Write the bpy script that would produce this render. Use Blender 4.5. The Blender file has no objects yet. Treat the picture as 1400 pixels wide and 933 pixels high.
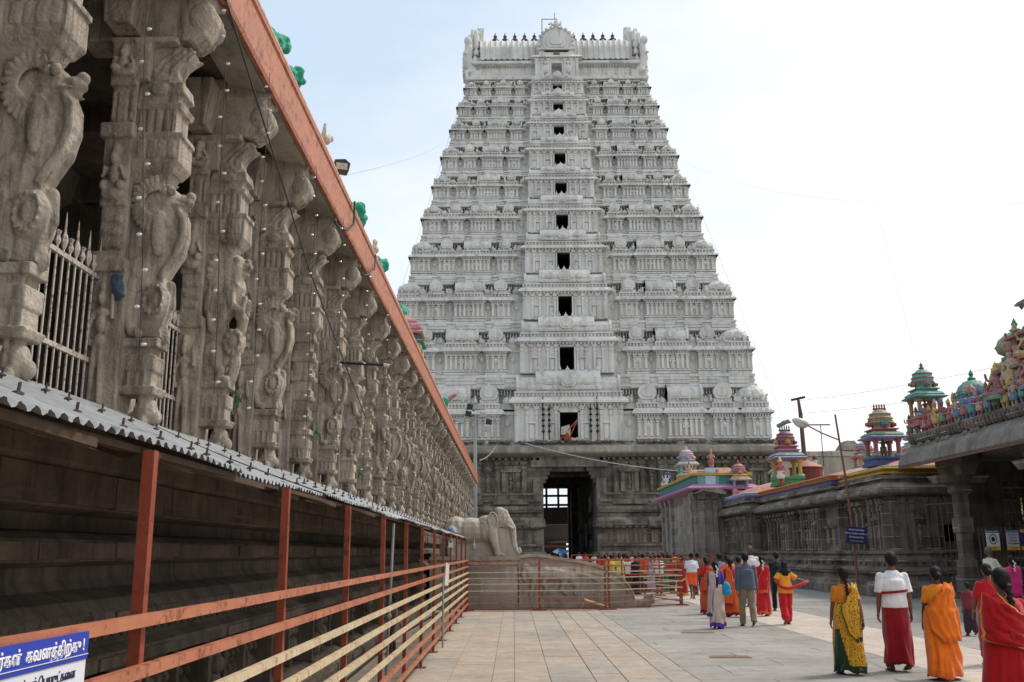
import bpy, bmesh, math, random
from mathutils import Vector, Matrix, noise
R=math.radians
random.seed(7)
S=bpy.context.scene
COL=S.collection
# ---------------------------------------------------------------- camera
cd=bpy.data.cameras.new('camera'); cam=bpy.data.objects.new('camera',cd); COL.objects.link(cam)
cd.sensor_width=36; cd.lens=1294/1400*36; cd.clip_end=4000; cd.clip_start=.05
cam.location=(0,0,1.65)
cam.matrix_world=Matrix.Translation((0,0,1.65))@Matrix.Rotation(R(90+12.57),4,'X')@Matrix.Rotation(R(-.4),4,'Z')
S.camera=cam
# ---------------------------------------------------------------- world
SUN_EL,SUN_AZ=54,62
w=bpy.data.worlds.new('World'); S.world=w; w.use_nodes=True
nt=w.node_tree; nt.nodes.clear()
def N(t,ty,**k):
    n=t.nodes.new(ty)
    for a,b in k.items():
        if a.startswith('i_'): n.inputs[a[2:].replace('_',' ')].default_value=b
        else: setattr(n,a,b)
    return n
def L(t,a,b): t.links.new(a,b)
sky=N(nt,'ShaderNodeTexSky',sky_type='NISHITA',sun_disc=False,sun_elevation=R(SUN_EL),sun_rotation=R(SUN_AZ))
sky.air_density=1.0; sky.dust_density=.8; sky.ozone_density=1.0
tc=N(nt,'ShaderNodeTexCoord'); mp=N(nt,'ShaderNodeMapping'); mp.inputs['Scale'].default_value=(1,1,2.2)
nz=N(nt,'ShaderNodeTexNoise',i_Scale=1.9,i_Detail=7.0,i_Roughness=.55)
L(nt,tc.outputs['Generated'],mp.inputs[0]); L(nt,mp.outputs[0],nz.inputs['Vector'])
sx=N(nt,'ShaderNodeSeparateXYZ'); L(nt,tc.outputs['Generated'],sx.inputs[0])
ma=N(nt,'ShaderNodeMath',operation='MULTIPLY_ADD'); L(nt,sx.outputs[0],ma.inputs[0]); ma.inputs[1].default_value=.62; L(nt,nz.outputs[0],ma.inputs[2])
mb_=N(nt,'ShaderNodeMath',operation='MULTIPLY_ADD'); L(nt,sx.outputs[2],mb_.inputs[0]); mb_.inputs[1].default_value=-.25; L(nt,ma.outputs[0],mb_.inputs[2])
rp=N(nt,'ShaderNodeMapRange'); rp.inputs[1].default_value=.22; rp.inputs[2].default_value=.66; rp.inputs[3].default_value=.0; rp.inputs[4].default_value=1.0; L(nt,mb_.outputs[0],rp.inputs[0])
mx=N(nt,'ShaderNodeMix',data_type='RGBA'); m0=N(nt,'ShaderNodeMix',data_type='RGBA'); m0.inputs[0].default_value=.72; L(nt,sky.outputs[0],m0.inputs[6]); m0.inputs[7].default_value=(6.5,7.75,9.0,1)
L(nt,rp.outputs[0],mx.inputs[0]); L(nt,m0.outputs[2],mx.inputs[6]); mx.inputs[7].default_value=(8.9,8.95,8.95,1)
bg=N(nt,'ShaderNodeBackground'); bg.inputs[1].default_value=.1
L(nt,mx.outputs[2],bg.inputs[0]); wo=N(nt,'ShaderNodeOutputWorld'); L(nt,bg.outputs[0],wo.inputs[0])
# ---------------------------------------------------------------- sun (hazy)
sl=bpy.data.lights.new('sun','SUN'); sl.energy=2.3; sl.angle=R(12); sl.color=(1,.92,.82)
so=bpy.data.objects.new('sun',sl); COL.objects.link(so)
sv=Vector((math.sin(R(SUN_AZ))*math.cos(R(SUN_EL)),math.cos(R(SUN_AZ))*math.cos(R(SUN_EL)),math.sin(R(SUN_EL))))
so.rotation_euler=sv.to_track_quat('Z','Y').to_euler(); so.location=(30,30,60)
S.view_settings.view_transform='Standard'; S.view_settings.look='None'; S.view_settings.exposure=.33; S.view_settings.gamma=1
S.view_settings.use_curve_mapping=False
# ---------------------------------------------------------------- mesh builder
class Fr:
    def __init__(s,O=(0,0,0),U=(1,0,0),W=(0,1,0)): s.O=Vector(O); s.U=Vector(U); s.W=Vector(W)
    def __call__(s,u,w,z): return (s.O.x+u*s.U.x+w*s.W.x, s.O.y+u*s.U.y+w*s.W.y, s.O.z+z)
ID=Fr()
class MB:
    def __init__(s): s.v=[]; s.f=[]; s.m=[]; s.mi=0; s.fr=ID
    def add(s,vs,fs,raw=False):
        b=len(s.v); fr=s.fr
        s.v+= [tuple(p) for p in vs] if raw else [fr(*p) for p in vs]
        s.f+=[tuple(b+i for i in f) for f in fs]; s.m+=[s.mi]*len(fs)
    def box(s,u0,u1,w0,w1,z0,z1,b=0,t=0,back=False):
        k=1 if back else 0
        s.add([(u0-b,w0-b*k,z0),(u1+b,w0-b*k,z0),(u1+b,w1+b,z0),(u0-b,w1+b,z0),(u0-t,w0-t*k,z1),(u1+t,w0-t*k,z1),(u1+t,w1+t,z1),(u0-t,w1+t,z1)],
              [(0,3,2,1),(4,5,6,7),(0,1,5,4),(1,2,6,5),(2,3,7,6),(3,0,4,7)])
    def ring(s,x0,x1,y0,y1,prof):
        """closed rectangle swept by a moulding profile of (offset, z); capped on top and bottom"""
        vs=[];fs=[]
        for o,z in prof: vs+=[(x0-o,y0-o,z),(x1+o,y0-o,z),(x1+o,y1+o,z),(x0-o,y1+o,z)]
        n=len(prof)
        for i in range(n-1):
            for k in range(4): fs.append((4*i+k,4*i+(k+1)%4,4*i+4+(k+1)%4,4*i+4+k))
        fs.append((3,2,1,0)); fs.append(tuple(4*(n-1)+k for k in range(4)))
        s.add(vs,fs)
    def lathe(s,c,prof,n=10,su=1,sw=1,rot=0):
        vs=[];fs=[]
        for r,z in prof:
            for k in range(n):
                a=2*math.pi*(k+.5)/n+rot; vs.append((c[0]+r*su*math.cos(a),c[1]+r*sw*math.sin(a),c[2]+z))
        m=len(prof)
        for i in range(m-1):
            for k in range(n): fs.append((i*n+k,i*n+(k+1)%n,(i+1)*n+(k+1)%n,(i+1)*n+k))
        fs.append(tuple(range(n))[::-1]); fs.append(tuple((m-1)*n+k for k in range(n)))
        s.add(vs,fs)
    def prism(s,poly,w0,w1,ax='w'):
        """poly of (a,z) extruded: ax='w' a is u; ax='u' a is w"""
        n=len(poly)
        if ax=='w': vs=[(a,w0,z) for a,z in poly]+[(a,w1,z) for a,z in poly]
        elif ax=='u': vs=[(w0,a,z) for a,z in poly]+[(w1,a,z) for a,z in poly]
        else: vs=[(a,z,w0) for a,z in poly]+[(a,z,w1) for a,z in poly]
        fs=[(i,(i+1)%n,n+(i+1)%n,n+i) for i in range(n)]+[tuple(range(n))[::-1],tuple(range(n,2*n))]
        s.add(vs,fs)
    def tube(s,pts,rad,n=6,cap=True):
        pts=[Vector(p) for p in pts]
        if not hasattr(rad,'__len__'): rad=[rad]*len(pts)
        vs=[];fs=[];up=None
        for i,p in enumerate(pts):
            d=(pts[min(i+1,len(pts)-1)]-pts[max(i-1,0)])
            if d.length<1e-9: d=Vector((0,0,1))
            d.normalize()
            if up is None: up=Vector((0,0,1)) if abs(d.z)<.9 else Vector((1,0,0))
            a=d.cross(up); a.normalize(); b=a.cross(d); up=b
            for k in range(n):
                t=2*math.pi*(k+.5)/n; vs.append(p+(a*math.cos(t)+b*math.sin(t))*rad[i])
        m=len(pts)
        for i in range(m-1):
            for k in range(n): fs.append((i*n+k,i*n+(k+1)%n,(i+1)*n+(k+1)%n,(i+1)*n+k))
        if cap: fs.append(tuple(range(n))[::-1]); fs.append(tuple((m-1)*n+k for k in range(n)))
        s.add(vs,fs)
    def bar(s,a,b,w,h=None):
        """square bar between two points"""
        h=h or w; s.tubebox(a,b,w,h)
    def tubebox(s,a,b,w,h):
        a=Vector(a);b=Vector(b);d=(b-a).normalized(); up=Vector((0,0,1)) if abs(d.z)<.95 else Vector((0,1,0))
        x=d.cross(up).normalized()*w/2; y=x.cross(d).normalized()*h/2
        s.add([a-x-y,a+x-y,a+x+y,a-x+y,b-x-y,b+x-y,b+x+y,b-x+y],[(0,3,2,1),(4,5,6,7),(0,1,5,4),(1,2,6,5),(2,3,7,6),(3,0,4,7)])
    def ell(s,c,r,n=10,m=7,rot=None):
        vs=[];fs=[]; c=Vector(c)
        if not hasattr(r,'__len__'): r=(r,r,r)
        M=rot or Matrix.Identity(3)
        vs.append(c+M@Vector((0,0,-r[2])))
        for i in range(1,m):
            ph=math.pi*i/m-math.pi/2
            for k in range(n):
                a=2*math.pi*k/n; vs.append(c+M@Vector((r[0]*math.cos(ph)*math.cos(a),r[1]*math.cos(ph)*math.sin(a),r[2]*math.sin(ph))))
        vs.append(c+M@Vector((0,0,r[2])))
        for k in range(n): fs.append((0,1+(k+1)%n,1+k))
        for i in range(m-2):
            for k in range(n): fs.append((1+i*n+k,1+i*n+(k+1)%n,1+(i+1)*n+(k+1)%n,1+(i+1)*n+k))
        t=len(vs)-1
        for k in range(n): fs.append((t,1+(m-2)*n+k,1+(m-2)*n+(k+1)%n))
        s.add(vs,fs)
    def limb(s,pts,rad,n=9):
        """closed tapered limb with round ends"""
        s.tube(pts,rad,n)
        for p,r in ((pts[0],rad[0]),(pts[-1],rad[-1])): s.ell(p,r,n,6)
        for p,r in list(zip(pts,rad))[1:-1]: s.ell(p,r*.99,n,6)
    def mesh(s,name,mats,smooth=False):
        me=bpy.data.meshes.new(name); me.from_pydata(s.v,[],s.f)
        if not isinstance(mats,(list,tuple)): mats=[mats]
        for m in mats: me.materials.append(m)
        if len(mats)>1: me.polygons.foreach_set('material_index',[min(i,len(mats)-1) for i in s.m])
        if smooth: me.polygons.foreach_set('use_smooth',[True]*len(me.polygons))
        me.update(); return me
    def build(s,name,mats,parent=None,smooth=False):
        return link(name,s.mesh(name,mats,smooth),parent)
def link(name,me,parent=None):
    o=bpy.data.objects.new(name,me); COL.objects.link(o)
    if parent is not None: o.parent=parent
    return o
def tag(o,label=None,cat=None,group=None,kind=None):
    if label: o['label']=label
    if cat: o['category']=cat
    if group: o['group']=group
    if kind: o['kind']=kind
    return o
def thing(name,label,cat,loc=(0,0,0),rz=0,group=None,sc=1):
    o=bpy.data.objects.new(name,None); COL.objects.link(o); o.location=loc; o.rotation_euler=(0,0,rz); o.scale=(sc,)*3; o.empty_display_size=.2
    return tag(o,label,cat,group)
def struct(o): o['kind']='structure'; return o
def dup(o,parent=None):
    c=o.copy(); COL.objects.link(c); c.parent=parent
    for ch in list(o.children): dup(ch,c)
    return c
TS=bpy.data.scenes.new('work'); TV=TS.view_layers[0]
def bake(me,mods):
    """apply modifiers to a mesh in a scratch scene"""
    o=bpy.data.objects.new('tmp',me); TS.collection.objects.link(o)
    for ty,kw in mods:
        md=o.modifiers.new(ty,ty)
        for k,v in kw.items(): setattr(md,k,v)
    TV.update(); dg=TV.depsgraph; out=bpy.data.meshes.new_from_object(o.evaluated_get(dg)); bpy.data.objects.remove(o); return out
def fuse(mb,voxel,name,mats,smooth=3,disp=0,dscale=8,factor=.5):
    """fuse overlapping closed shapes into one continuous skin"""
    me=mb.mesh('tmp',[])
    mods=[('REMESH',dict(mode='VOXEL',voxel_size=voxel,use_smooth_shade=True))]
    if smooth: mods.append(('SMOOTH',dict(iterations=smooth,factor=factor)))
    out=bake(me,mods); out.name=name; bpy.data.meshes.remove(me)
    nv=len(out.vertices); par=list(range(nv))     # drop the small inner shells the remesher leaves
    ev=[0]*(2*len(out.edges)); out.edges.foreach_get('vertices',ev)
    for i in range(0,len(ev),2):
        a,b=ev[i],ev[i+1]
        while par[a]!=a: par[a]=par[par[a]]; a=par[a]
        while par[b]!=b: par[b]=par[par[b]]; b=par[b]
        if a!=b: par[a]=b
    root=[]; cnt={}
    for i in range(nv):
        a=i
        while par[a]!=a: par[a]=par[par[a]]; a=par[a]
        root.append(a); cnt[a]=cnt.get(a,0)+1
    if len(cnt)>1:
        big=max(cnt,key=cnt.get); bm=bmesh.new(); bm.from_mesh(out); bm.verts.ensure_lookup_table()
        bmesh.ops.delete(bm,geom=[bm.verts[i] for i in range(nv) if root[i]!=big and cnt[root[i]]<nv*.12],context='VERTS'); bm.to_mesh(out); bm.free()
    out.materials.clear()
    for m in (mats if isinstance(mats,(list,tuple)) else [mats]): out.materials.append(m)
    if disp:
        out.calc_loop_triangles()
        no=[v.normal.copy() for v in out.vertices]; cs=[v.co.copy() for v in out.vertices]; fl=[]
        for c_,n_ in zip(cs,no): fl.extend(c_+n_*((noise.noise(c_*dscale)+.5*noise.noise(c_*dscale*2.3))*disp))
        out.vertices.foreach_set('co',fl)
    out.polygons.foreach_set('use_smooth',[True]*len(out.polygons)); out.update()
    return out
def solid(me,th): return bake(me,[('SOLIDIFY',dict(thickness=th,offset=0))])
# ---------------------------------------------------------------- materials
def newmat(name):
    m=bpy.data.materials.new(name); m.use_nodes=True; t=m.node_tree
    return m,t,t.nodes['Principled BSDF']
def c4(c): return (c[0],c[1],c[2],1)
def srgb(r,g,b):
    f=lambda v:(v/255/12.92) if v/255<=.04045 else ((v/255+.055)/1.055)**2.4
    return (f(r),f(g),f(b))
def plain(name,c,rough=.6,metal=0,var=.12,scale=6,bump=0,bscale=60,dirt=None,spec=.4):
    m,t,b=newmat(name); b.inputs['Roughness'].default_value=rough; b.inputs['Metallic'].default_value=metal; b.inputs['Specular IOR Level'].default_value=spec
    tc=N(t,'ShaderNodeTexCoord'); nz=N(t,'ShaderNodeTexNoise',i_Scale=scale,i_Detail=6.0,i_Roughness=.65); L(t,tc.outputs['Object'],nz.inputs['Vector'])
    rp=N(t,'ShaderNodeValToRGB'); L(t,nz.outputs[0],rp.inputs[0]); e=rp.color_ramp.elements
    e[0].position=.3; e[1].position=.7
    e[0].color=c4([max(0,x*(1-var)) for x in c]); e[1].color=c4([min(1,x*(1+var)) for x in c])
    out=rp.outputs[0]
    if dirt:
        n2=N(t,'ShaderNodeTexNoise',i_Scale=scale*2.2,i_Detail=8.0,i_Roughness=.75); L(t,tc.outputs['Object'],n2.inputs['Vector'])
        r2=N(t,'ShaderNodeMapRange'); r2.inputs[1].default_value=.52; r2.inputs[2].default_value=.62; L(t,n2.outputs[0],r2.inputs[0])
        mx=N(t,'ShaderNodeMix',data_type='RGBA'); L(t,r2.outputs[0],mx.inputs[0]); L(t,out,mx.inputs[6]); mx.inputs[7].default_value=c4(dirt); out=mx.outputs[2]
    L(t,out,b.inputs['Base Color'])
    if bump:
        n3=N(t,'ShaderNodeTexNoise',i_Scale=bscale,i_Detail=4.0); L(t,tc.outputs['Object'],n3.inputs['Vector'])
        bp=N(t,'ShaderNodeBump'); bp.inputs['Strength'].default_value=bump; bp.inputs['Distance'].default_value=.01; L(t,n3.outputs[0],bp.inputs['Height']); L(t,bp.outputs[0],b.inputs['Normal'])
    return m
def stone(name,c1,c2,scale=1.2,bump=.5,bscale=26,joints=None,mortar=(.35,.33,.3),carve=0,cscale=14,streak=.35,dist=.02,mfac=.5):
    """weathered granite; joints=(block w, block h) draws courses on vertical faces"""
    m,t,b=newmat(name); b.inputs['Roughness'].default_value=.88; b.inputs['Specular IOR Level'].default_value=.25
    tc=N(t,'ShaderNodeTexCoord'); oi=N(t,'ShaderNodeObjectInfo'); ad=N(t,'ShaderNodeVectorMath',operation='MULTIPLY_ADD')
    L(t,oi.outputs['Random'],ad.inputs[0]); ad.inputs[1].default_value=(37,37,37); L(t,tc.outputs['Object'],ad.inputs[2]); V=ad.outputs[0]
    n1=N(t,'ShaderNodeTexNoise',i_Scale=scale,i_Detail=9.0,i_Roughness=.68); L(t,V,n1.inputs['Vector'])
    rp=N(t,'ShaderNodeValToRGB'); L(t,n1.outputs[0],rp.inputs[0]); e=rp.color_ramp.elements
    e[0].position=.32; e[1].position=.66; e[0].color=c4(c1); e[1].color=c4(c2); out=rp.outputs[0]
    # vertical rain streaks and soot
    mp=N(t,'ShaderNodeMapping'); mp.inputs['Scale'].default_value=(2.2,2.2,.22); L(t,V,mp.inputs[0])
    n2=N(t,'ShaderNodeTexNoise',i_Scale=scale*2,i_Detail=6.0,i_Roughness=.7); L(t,mp.outputs[0],n2.inputs['Vector'])
    r2=N(t,'ShaderNodeMapRange'); r2.inputs[1].default_value=.48; r2.inputs[2].default_value=.68; r2.inputs[4].default_value=streak; L(t,n2.outputs[0],r2.inputs[0])
    mx=N(t,'ShaderNodeMix',data_type='RGBA'); L(t,r2.outputs[0],mx.inputs[0]); L(t,out,mx.inputs[6]); mx.inputs[7].default_value=c4([x*.35 for x in c1]); out=mx.outputs[2]
    # speckle
    n3=N(t,'ShaderNodeTexNoise',i_Scale=bscale*3,i_Detail=3.0,i_Roughness=.8); L(t,V,n3.inputs['Vector'])
    r3=N(t,'ShaderNodeMapRange'); r3.inputs[3].default_value=.72; r3.inputs[4].default_value=1.28; L(t,n3.outputs[0],r3.inputs[0])
    vm=N(t,'ShaderNodeVectorMath',operation='SCALE'); L(t,out,vm.inputs[0]); L(t,r3.outputs[0],vm.inputs['Scale']); out=vm.outputs[0]
    hgt=N(t,'ShaderNodeTexNoise',i_Scale=bscale,i_Detail=8.0,i_Roughness=.7); L(t,V,hgt.inputs['Vector']); h=hgt.outputs[0]
    if carve:
        vo=N(t,'ShaderNodeTexVoronoi',feature='SMOOTH_F1',i_Scale=cscale); L(t,V,vo.inputs['Vector'])
        mm=N(t,'ShaderNodeMath',operation='MULTIPLY_ADD'); L(t,vo.outputs[0],mm.inputs[0]); mm.inputs[1].default_value=-carve; L(t,h,mm.inputs[2]); h=mm.outputs[0]
    if joints:
        sx=N(t,'ShaderNodeSeparateXYZ'); L(t,tc.outputs['Object'],sx.inputs[0]); a=N(t,'ShaderNodeMath',operation='ADD'); L(t,sx.outputs[0],a.inputs[0]); L(t,sx.outputs[1],a.inputs[1])
        cx=N(t,'ShaderNodeCombineXYZ'); L(t,a.outputs[0],cx.inputs[0]); L(t,sx.outputs[2],cx.inputs[1])
        br=N(t,'ShaderNodeTexBrick',i_Scale=1.0,i_Mortar_Size=.012,i_Brick_Width=joints[0],i_Row_Height=joints[1],i_Mortar_Smooth=.1); L(t,cx.outputs[0],br.inputs['Vector'])
        br.inputs['Color1'].default_value=(.75,.75,.75,1); br.inputs['Color2'].default_value=(1.25,1.22,1.18,1); br.inputs['Mortar'].default_value=(1,1,1,1)
        mu=N(t,'ShaderNodeVectorMath',operation='MULTIPLY'); L(t,out,mu.inputs[0]); L(t,br.outputs[0],mu.inputs[1])
        # mortar shows only in places
        nm=N(t,'ShaderNodeTexNoise',i_Scale=1.1,i_Detail=3.0); L(t,V,nm.inputs['Vector']); rm=N(t,'ShaderNodeMapRange'); rm.inputs[1].default_value=.48; rm.inputs[2].default_value=.6; rm.inputs[4].default_value=mfac; L(t,nm.outputs[0],rm.inputs[0])
        mf=N(t,'ShaderNodeMath',operation='MULTIPLY'); L(t,br.outputs[1],mf.inputs[0]); L(t,rm.outputs[0],mf.inputs[1])
        m2=N(t,'ShaderNodeMix',data_type='RGBA'); L(t,mf.outputs[0],m2.inputs[0]); L(t,mu.outputs[0],m2.inputs[6]); m2.inputs[7].default_value=c4(mortar); out=m2.outputs[2]
        hh=N(t,'ShaderNodeMath',operation='MULTIPLY_ADD'); L(t,br.outputs[1],hh.inputs[0]); hh.inputs[1].default_value=-.8; L(t,h,hh.inputs[2]); h=hh.outputs[0]
    L(t,out,b.inputs['Base Color'])
    bp=N(t,'ShaderNodeBump'); bp.inputs['Strength'].default_value=bump; bp.inputs['Distance'].default_value=dist; L(t,h,bp.inputs['Height']); L(t,bp.outputs[0],b.inputs['Normal'])
    return m
def cloth(name,c,c2=None,rough=.85,scale=40,pattern=None,sheen=.3):
    m,t,b=newmat(name); b.inputs['Roughness'].default_value=rough; b.inputs['Sheen Weight'].default_value=sheen; b.inputs['Specular IOR Level'].default_value=.2
    tc=N(t,'ShaderNodeTexCoord')
    if pattern=='dots':
        vo=N(t,'ShaderNodeTexVoronoi',i_Scale=scale); L(t,tc.outputs['Object'],vo.inputs['Vector']); r=N(t,'ShaderNodeMapRange'); r.inputs[1].default_value=.28; r.inputs[2].default_value=.36; L(t,vo.outputs[0],r.inputs[0])
        mx=N(t,'ShaderNodeMix',data_type='RGBA'); L(t,r.outputs[0],mx.inputs[0]); mx.inputs[6].default_value=c4(c2); mx.inputs[7].default_value=c4(c); L(t,mx.outputs[2],b.inputs['Base Color'])
    else:
        nz=N(t,'ShaderNodeTexNoise',i_Scale=5.0,i_Detail=4.0); L(t,tc.outputs['Object'],nz.inputs['Vector']); rp=N(t,'ShaderNodeValToRGB'); L(t,nz.outputs[0],rp.inputs[0]); e=rp.color_ramp.elements
        e[0].position=.35; e[1].position=.65; e[0].color=c4([x*.85 for x in c]); e[1].color=c4([min(1,x*1.1) for x in (c2 or c)]); L(t,rp.outputs[0],b.inputs['Base Color'])
    mp=N(t,'ShaderNodeMapping'); mp.inputs['Scale'].default_value=(9,9,2.5); L(t,tc.outputs['Object'],mp.inputs[0])
    n2=N(t,'ShaderNodeTexNoise',i_Scale=1.6,i_Detail=3.0,i_Distortion=.8); L(t,mp.outputs[0],n2.inputs['Vector'])
    bp=N(t,'ShaderNodeBump'); bp.inputs['Strength'].default_value=.55; bp.inputs['Distance'].default_value=.03; L(t,n2.outputs[0],bp.inputs['Height']); L(t,bp.outputs[0],b.inputs['Normal'])
    return m
_cc={}
def paint(rgb,rough=.62):
    g_=sum(rgb)/3; rgb=tuple(int(q*.8+g_*.2) for q in rgb)
    k=(tuple(rgb),rough)
    if k not in _cc: _cc[k]=plain('painted_%02x%02x%02x'%tuple(rgb),srgb(*rgb),rough,var=.22,scale=9,dirt=[x*.4 for x in srgb(*rgb)],bump=.3,bscale=40)
    return _cc[k]
def fab(rgb,rgb2=None,pattern=None,scale=40):
    k=('f',tuple(rgb),rgb2,pattern)
    if k not in _cc: _cc[k]=cloth('fabric_%02x%02x%02x'%tuple(rgb),srgb(*rgb),srgb(*rgb2) if rgb2 else None,pattern=pattern,scale=scale)
    return _cc[k]
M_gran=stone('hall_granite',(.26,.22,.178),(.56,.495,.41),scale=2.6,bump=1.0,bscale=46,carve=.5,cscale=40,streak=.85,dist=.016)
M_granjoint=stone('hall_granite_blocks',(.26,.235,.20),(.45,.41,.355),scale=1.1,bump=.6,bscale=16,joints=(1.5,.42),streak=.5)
M_grandark=stone('dark_granite',(.06,.049,.039),(.165,.138,.112),scale=1.5,bump=.6,bscale=20,joints=(1.3,.4),mortar=(.16,.15,.13),streak=.5,mfac=.5)  # darker granite for plinth, inner walls, ceiling and mandapa rear
M_dark=plain('interior_shade',(.035,.03,.027),.9)  # near-black colour stands in for the shade inside openings
M_base=stone('tower_base_granite',(.078,.066,.054),(.25,.215,.18),scale=.55,bump=.7,bscale=7,joints=(1.7,.55),mortar=(.4,.37,.33),streak=.7,dist=.06,mfac=.35,carve=.4,cscale=2.6)
M_shr=stone('shrine_granite',(.10,.084,.067),(.275,.235,.195),scale=.9,bump=.7,bscale=12,joints=(1.25,.42),mortar=(.52,.5,.46),streak=.6,dist=.03,mfac=1.0)
M_shrl=stone('pale_shrine_granite',(.2,.178,.15),(.34,.31,.265),scale=.9,bump=.6,bscale=12,joints=(1.1,.45),mortar=(.46,.44,.4),streak=.3,dist=.03,mfac=.8)
M_eave=stone('carved_eave_granite',(.15,.13,.11),(.30,.265,.23),scale=1.4,bump=.8,bscale=9,carve=.8,cscale=5,streak=.4,dist=.05)
M_ele=stone('statue_granite',(.34,.31,.26),(.55,.50,.43),scale=1.6,bump=.45,bscale=24,streak=.35,dist=.012)
M_white=stone('tower_limewash',(.53,.515,.48),(.72,.70,.66),scale=.35,bump=.45,bscale=5,carve=.7,cscale=4,streak=.5,dist=.05)
M_orange=plain('orange_paint',srgb(176,112,84),.5,var=.2,scale=4,dirt=srgb(122,66,48),bump=.15)
M_redpost=plain('red_oxide_paint',srgb(140,66,46),.5,var=.2,scale=4,dirt=srgb(100,45,34),bump=.2)
M_cream=plain('worn_cream_paint',srgb(196,180,148),.55,var=.2,scale=5,dirt=srgb(168,118,88),bump=.15)
M_elej=stone('jointed_statue_granite',(.32,.29,.245),(.52,.475,.41),scale=1.4,bump=.55,bscale=20,joints=(1.15,.42),mortar=(.2,.18,.15),streak=.5,dist=.014,mfac=.8)
M_iron=plain('grille_iron',srgb(190,182,174),.5,metal=.2,dirt=srgb(104,80,68),scale=10)
M_black=plain('black_iron',(.02,.02,.022),.5)
M_wire=plain('wire_black',(.03,.03,.03),.6)
M_galv=plain('galvanised_sheet',srgb(152,155,157),.5,metal=.35,var=.16,scale=2.2,dirt=srgb(112,116,120),bump=.1)
M_wood=plain('old_timber',srgb(74,58,45),.8,var=.3,scale=8,bump=.4)
M_pole=plain('galvanised_pole',srgb(150,152,150),.5,metal=.3)
# ================================================================ ground
def gmat(name,a,b,sc=1.3,bump=.5,joint=None):
    return stone(name,a,b,scale=sc,bump=bump,bscale=18,streak=.32,dist=.008)
mb=MB(); mb.add([(-900,-60,-.012),(900,-60,-.012),(900,1500,-.012),(-900,1500,-.012)],[(0,1,2,3)])
struct(mb.build('ground',gmat('dusty_ground',(.2,.18,.155),(.31,.285,.25))))
tints=[gmat('slab_tan',(.325,.27,.215),(.44,.375,.305)),gmat('slab_buff',(.30,.258,.212),(.41,.36,.30)),gmat('slab_grey',(.275,.247,.213),(.38,.345,.305)),gmat('slab_rose',(.33,.265,.21),(.435,.365,.295))]
greys=[gmat('slab_ash',(.235,.217,.196),(.335,.313,.288),.7),gmat('slab_ash_pale',(.26,.24,.218),(.36,.337,.31),.7),gmat('slab_ash_brown',(.24,.22,.195),(.335,.308,.28),.7)]
def slabs(name,xs,y0,y1,lo,hi,mats,gap=.005,weights=None,across=False):
    mb=MB()
    for i in range(len(xs)-1):
        y=y0+random.uniform(-hi,0)
        while y<y1:
            l=random.uniform(lo,hi); a,b=max(y,y0),min(y+l,y1)
            if b-a>.03:
                mb.mi=random.choices(range(len(mats)),weights)[0]
                h=random.uniform(-.002,.002); t=random.uniform(-.0015,.0015)
                x0,x1=xs[i]+gap/2,xs[i+1]-gap/2; c=.006
                A,B=(a+gap/2,b-gap/2)
                vs=[(x0,A,-.008),(x1,A,-.008),(x1,B,-.008),(x0,B,-.008),(x0+c,A+c,h),(x1-c,A+c,h+t),(x1-c,B-c,h+t),(x0+c,B-c,h)]
                if across: vs=[(p[1],p[0],p[2]) for p in vs]
                mb.add(vs,[(4,5,6,7),(0,1,5,4),(1,2,6,5),(2,3,7,6),(3,0,4,7)])
            y+=l
    return struct(mb.build(name,mats))
slabs('paving',[-2.6,-2.1,-1.5,-.88,-.3,0,.48,1.07,1.48,2.04],-2,29,.45,1.7,tints,weights=[3,3,2,2])
slabs('paving_border',[2.04,2.42],-2,29,1.2,2.6,tints[1:3])
ys=[-2]
while ys[-1]<28.8: ys.append(ys[-1]+random.uniform(.55,1.0))
slabs('pavement',ys,2.42,5.8,1.1,2.6,greys,across=True,gap=.004)
slabs('painted_path',[5.8,6.8,7.8],-2,70,2.5,5,[gmat('cream_path',(.43,.36,.30),(.55,.475,.405))],gap=.004)
ys=[-2]
while ys[-1]<62: ys.append(ys[-1]+random.uniform(.8,1.4))
slabs('courtyard_paving',ys,7.8,13.2,1.2,3,[greys[2],greys[1]],across=True,gap=.006)
ys=[ys[0]+31-0]
ys=[29.0]
while ys[-1]<92: ys.append(ys[-1]+random.uniform(.8,1.4))
slabs('far_paving',ys,-2.4,5.8,1.2,3,greys,across=True,gap=.006)
# patched joints and dirt strips on the pavement
# ================================================================ gateway tower
TX,TY=5.54,108.0
tower=thing('temple_tower','tall whitewashed gateway tower of tapering storeys on a dark granite base','temple tower',(0,0,0))
mb=MB(); X0,X1,Y0,Y1=TX-20.0,TX+20.0,93.0,123.0
OX0,OX1=2.94,8.06
def face_frames(hx,hy,z=0,cx=TX,cy=TY):
    return [(Fr((cx,cy-hy,z),(1,0,0),(0,-1,0)),hx),(Fr((cx-hx,cy,z),(0,1,0),(-1,0,0)),hy),(Fr((cx+hx,cy,z),(0,1,0),(1,0,0)),hy)]
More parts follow.
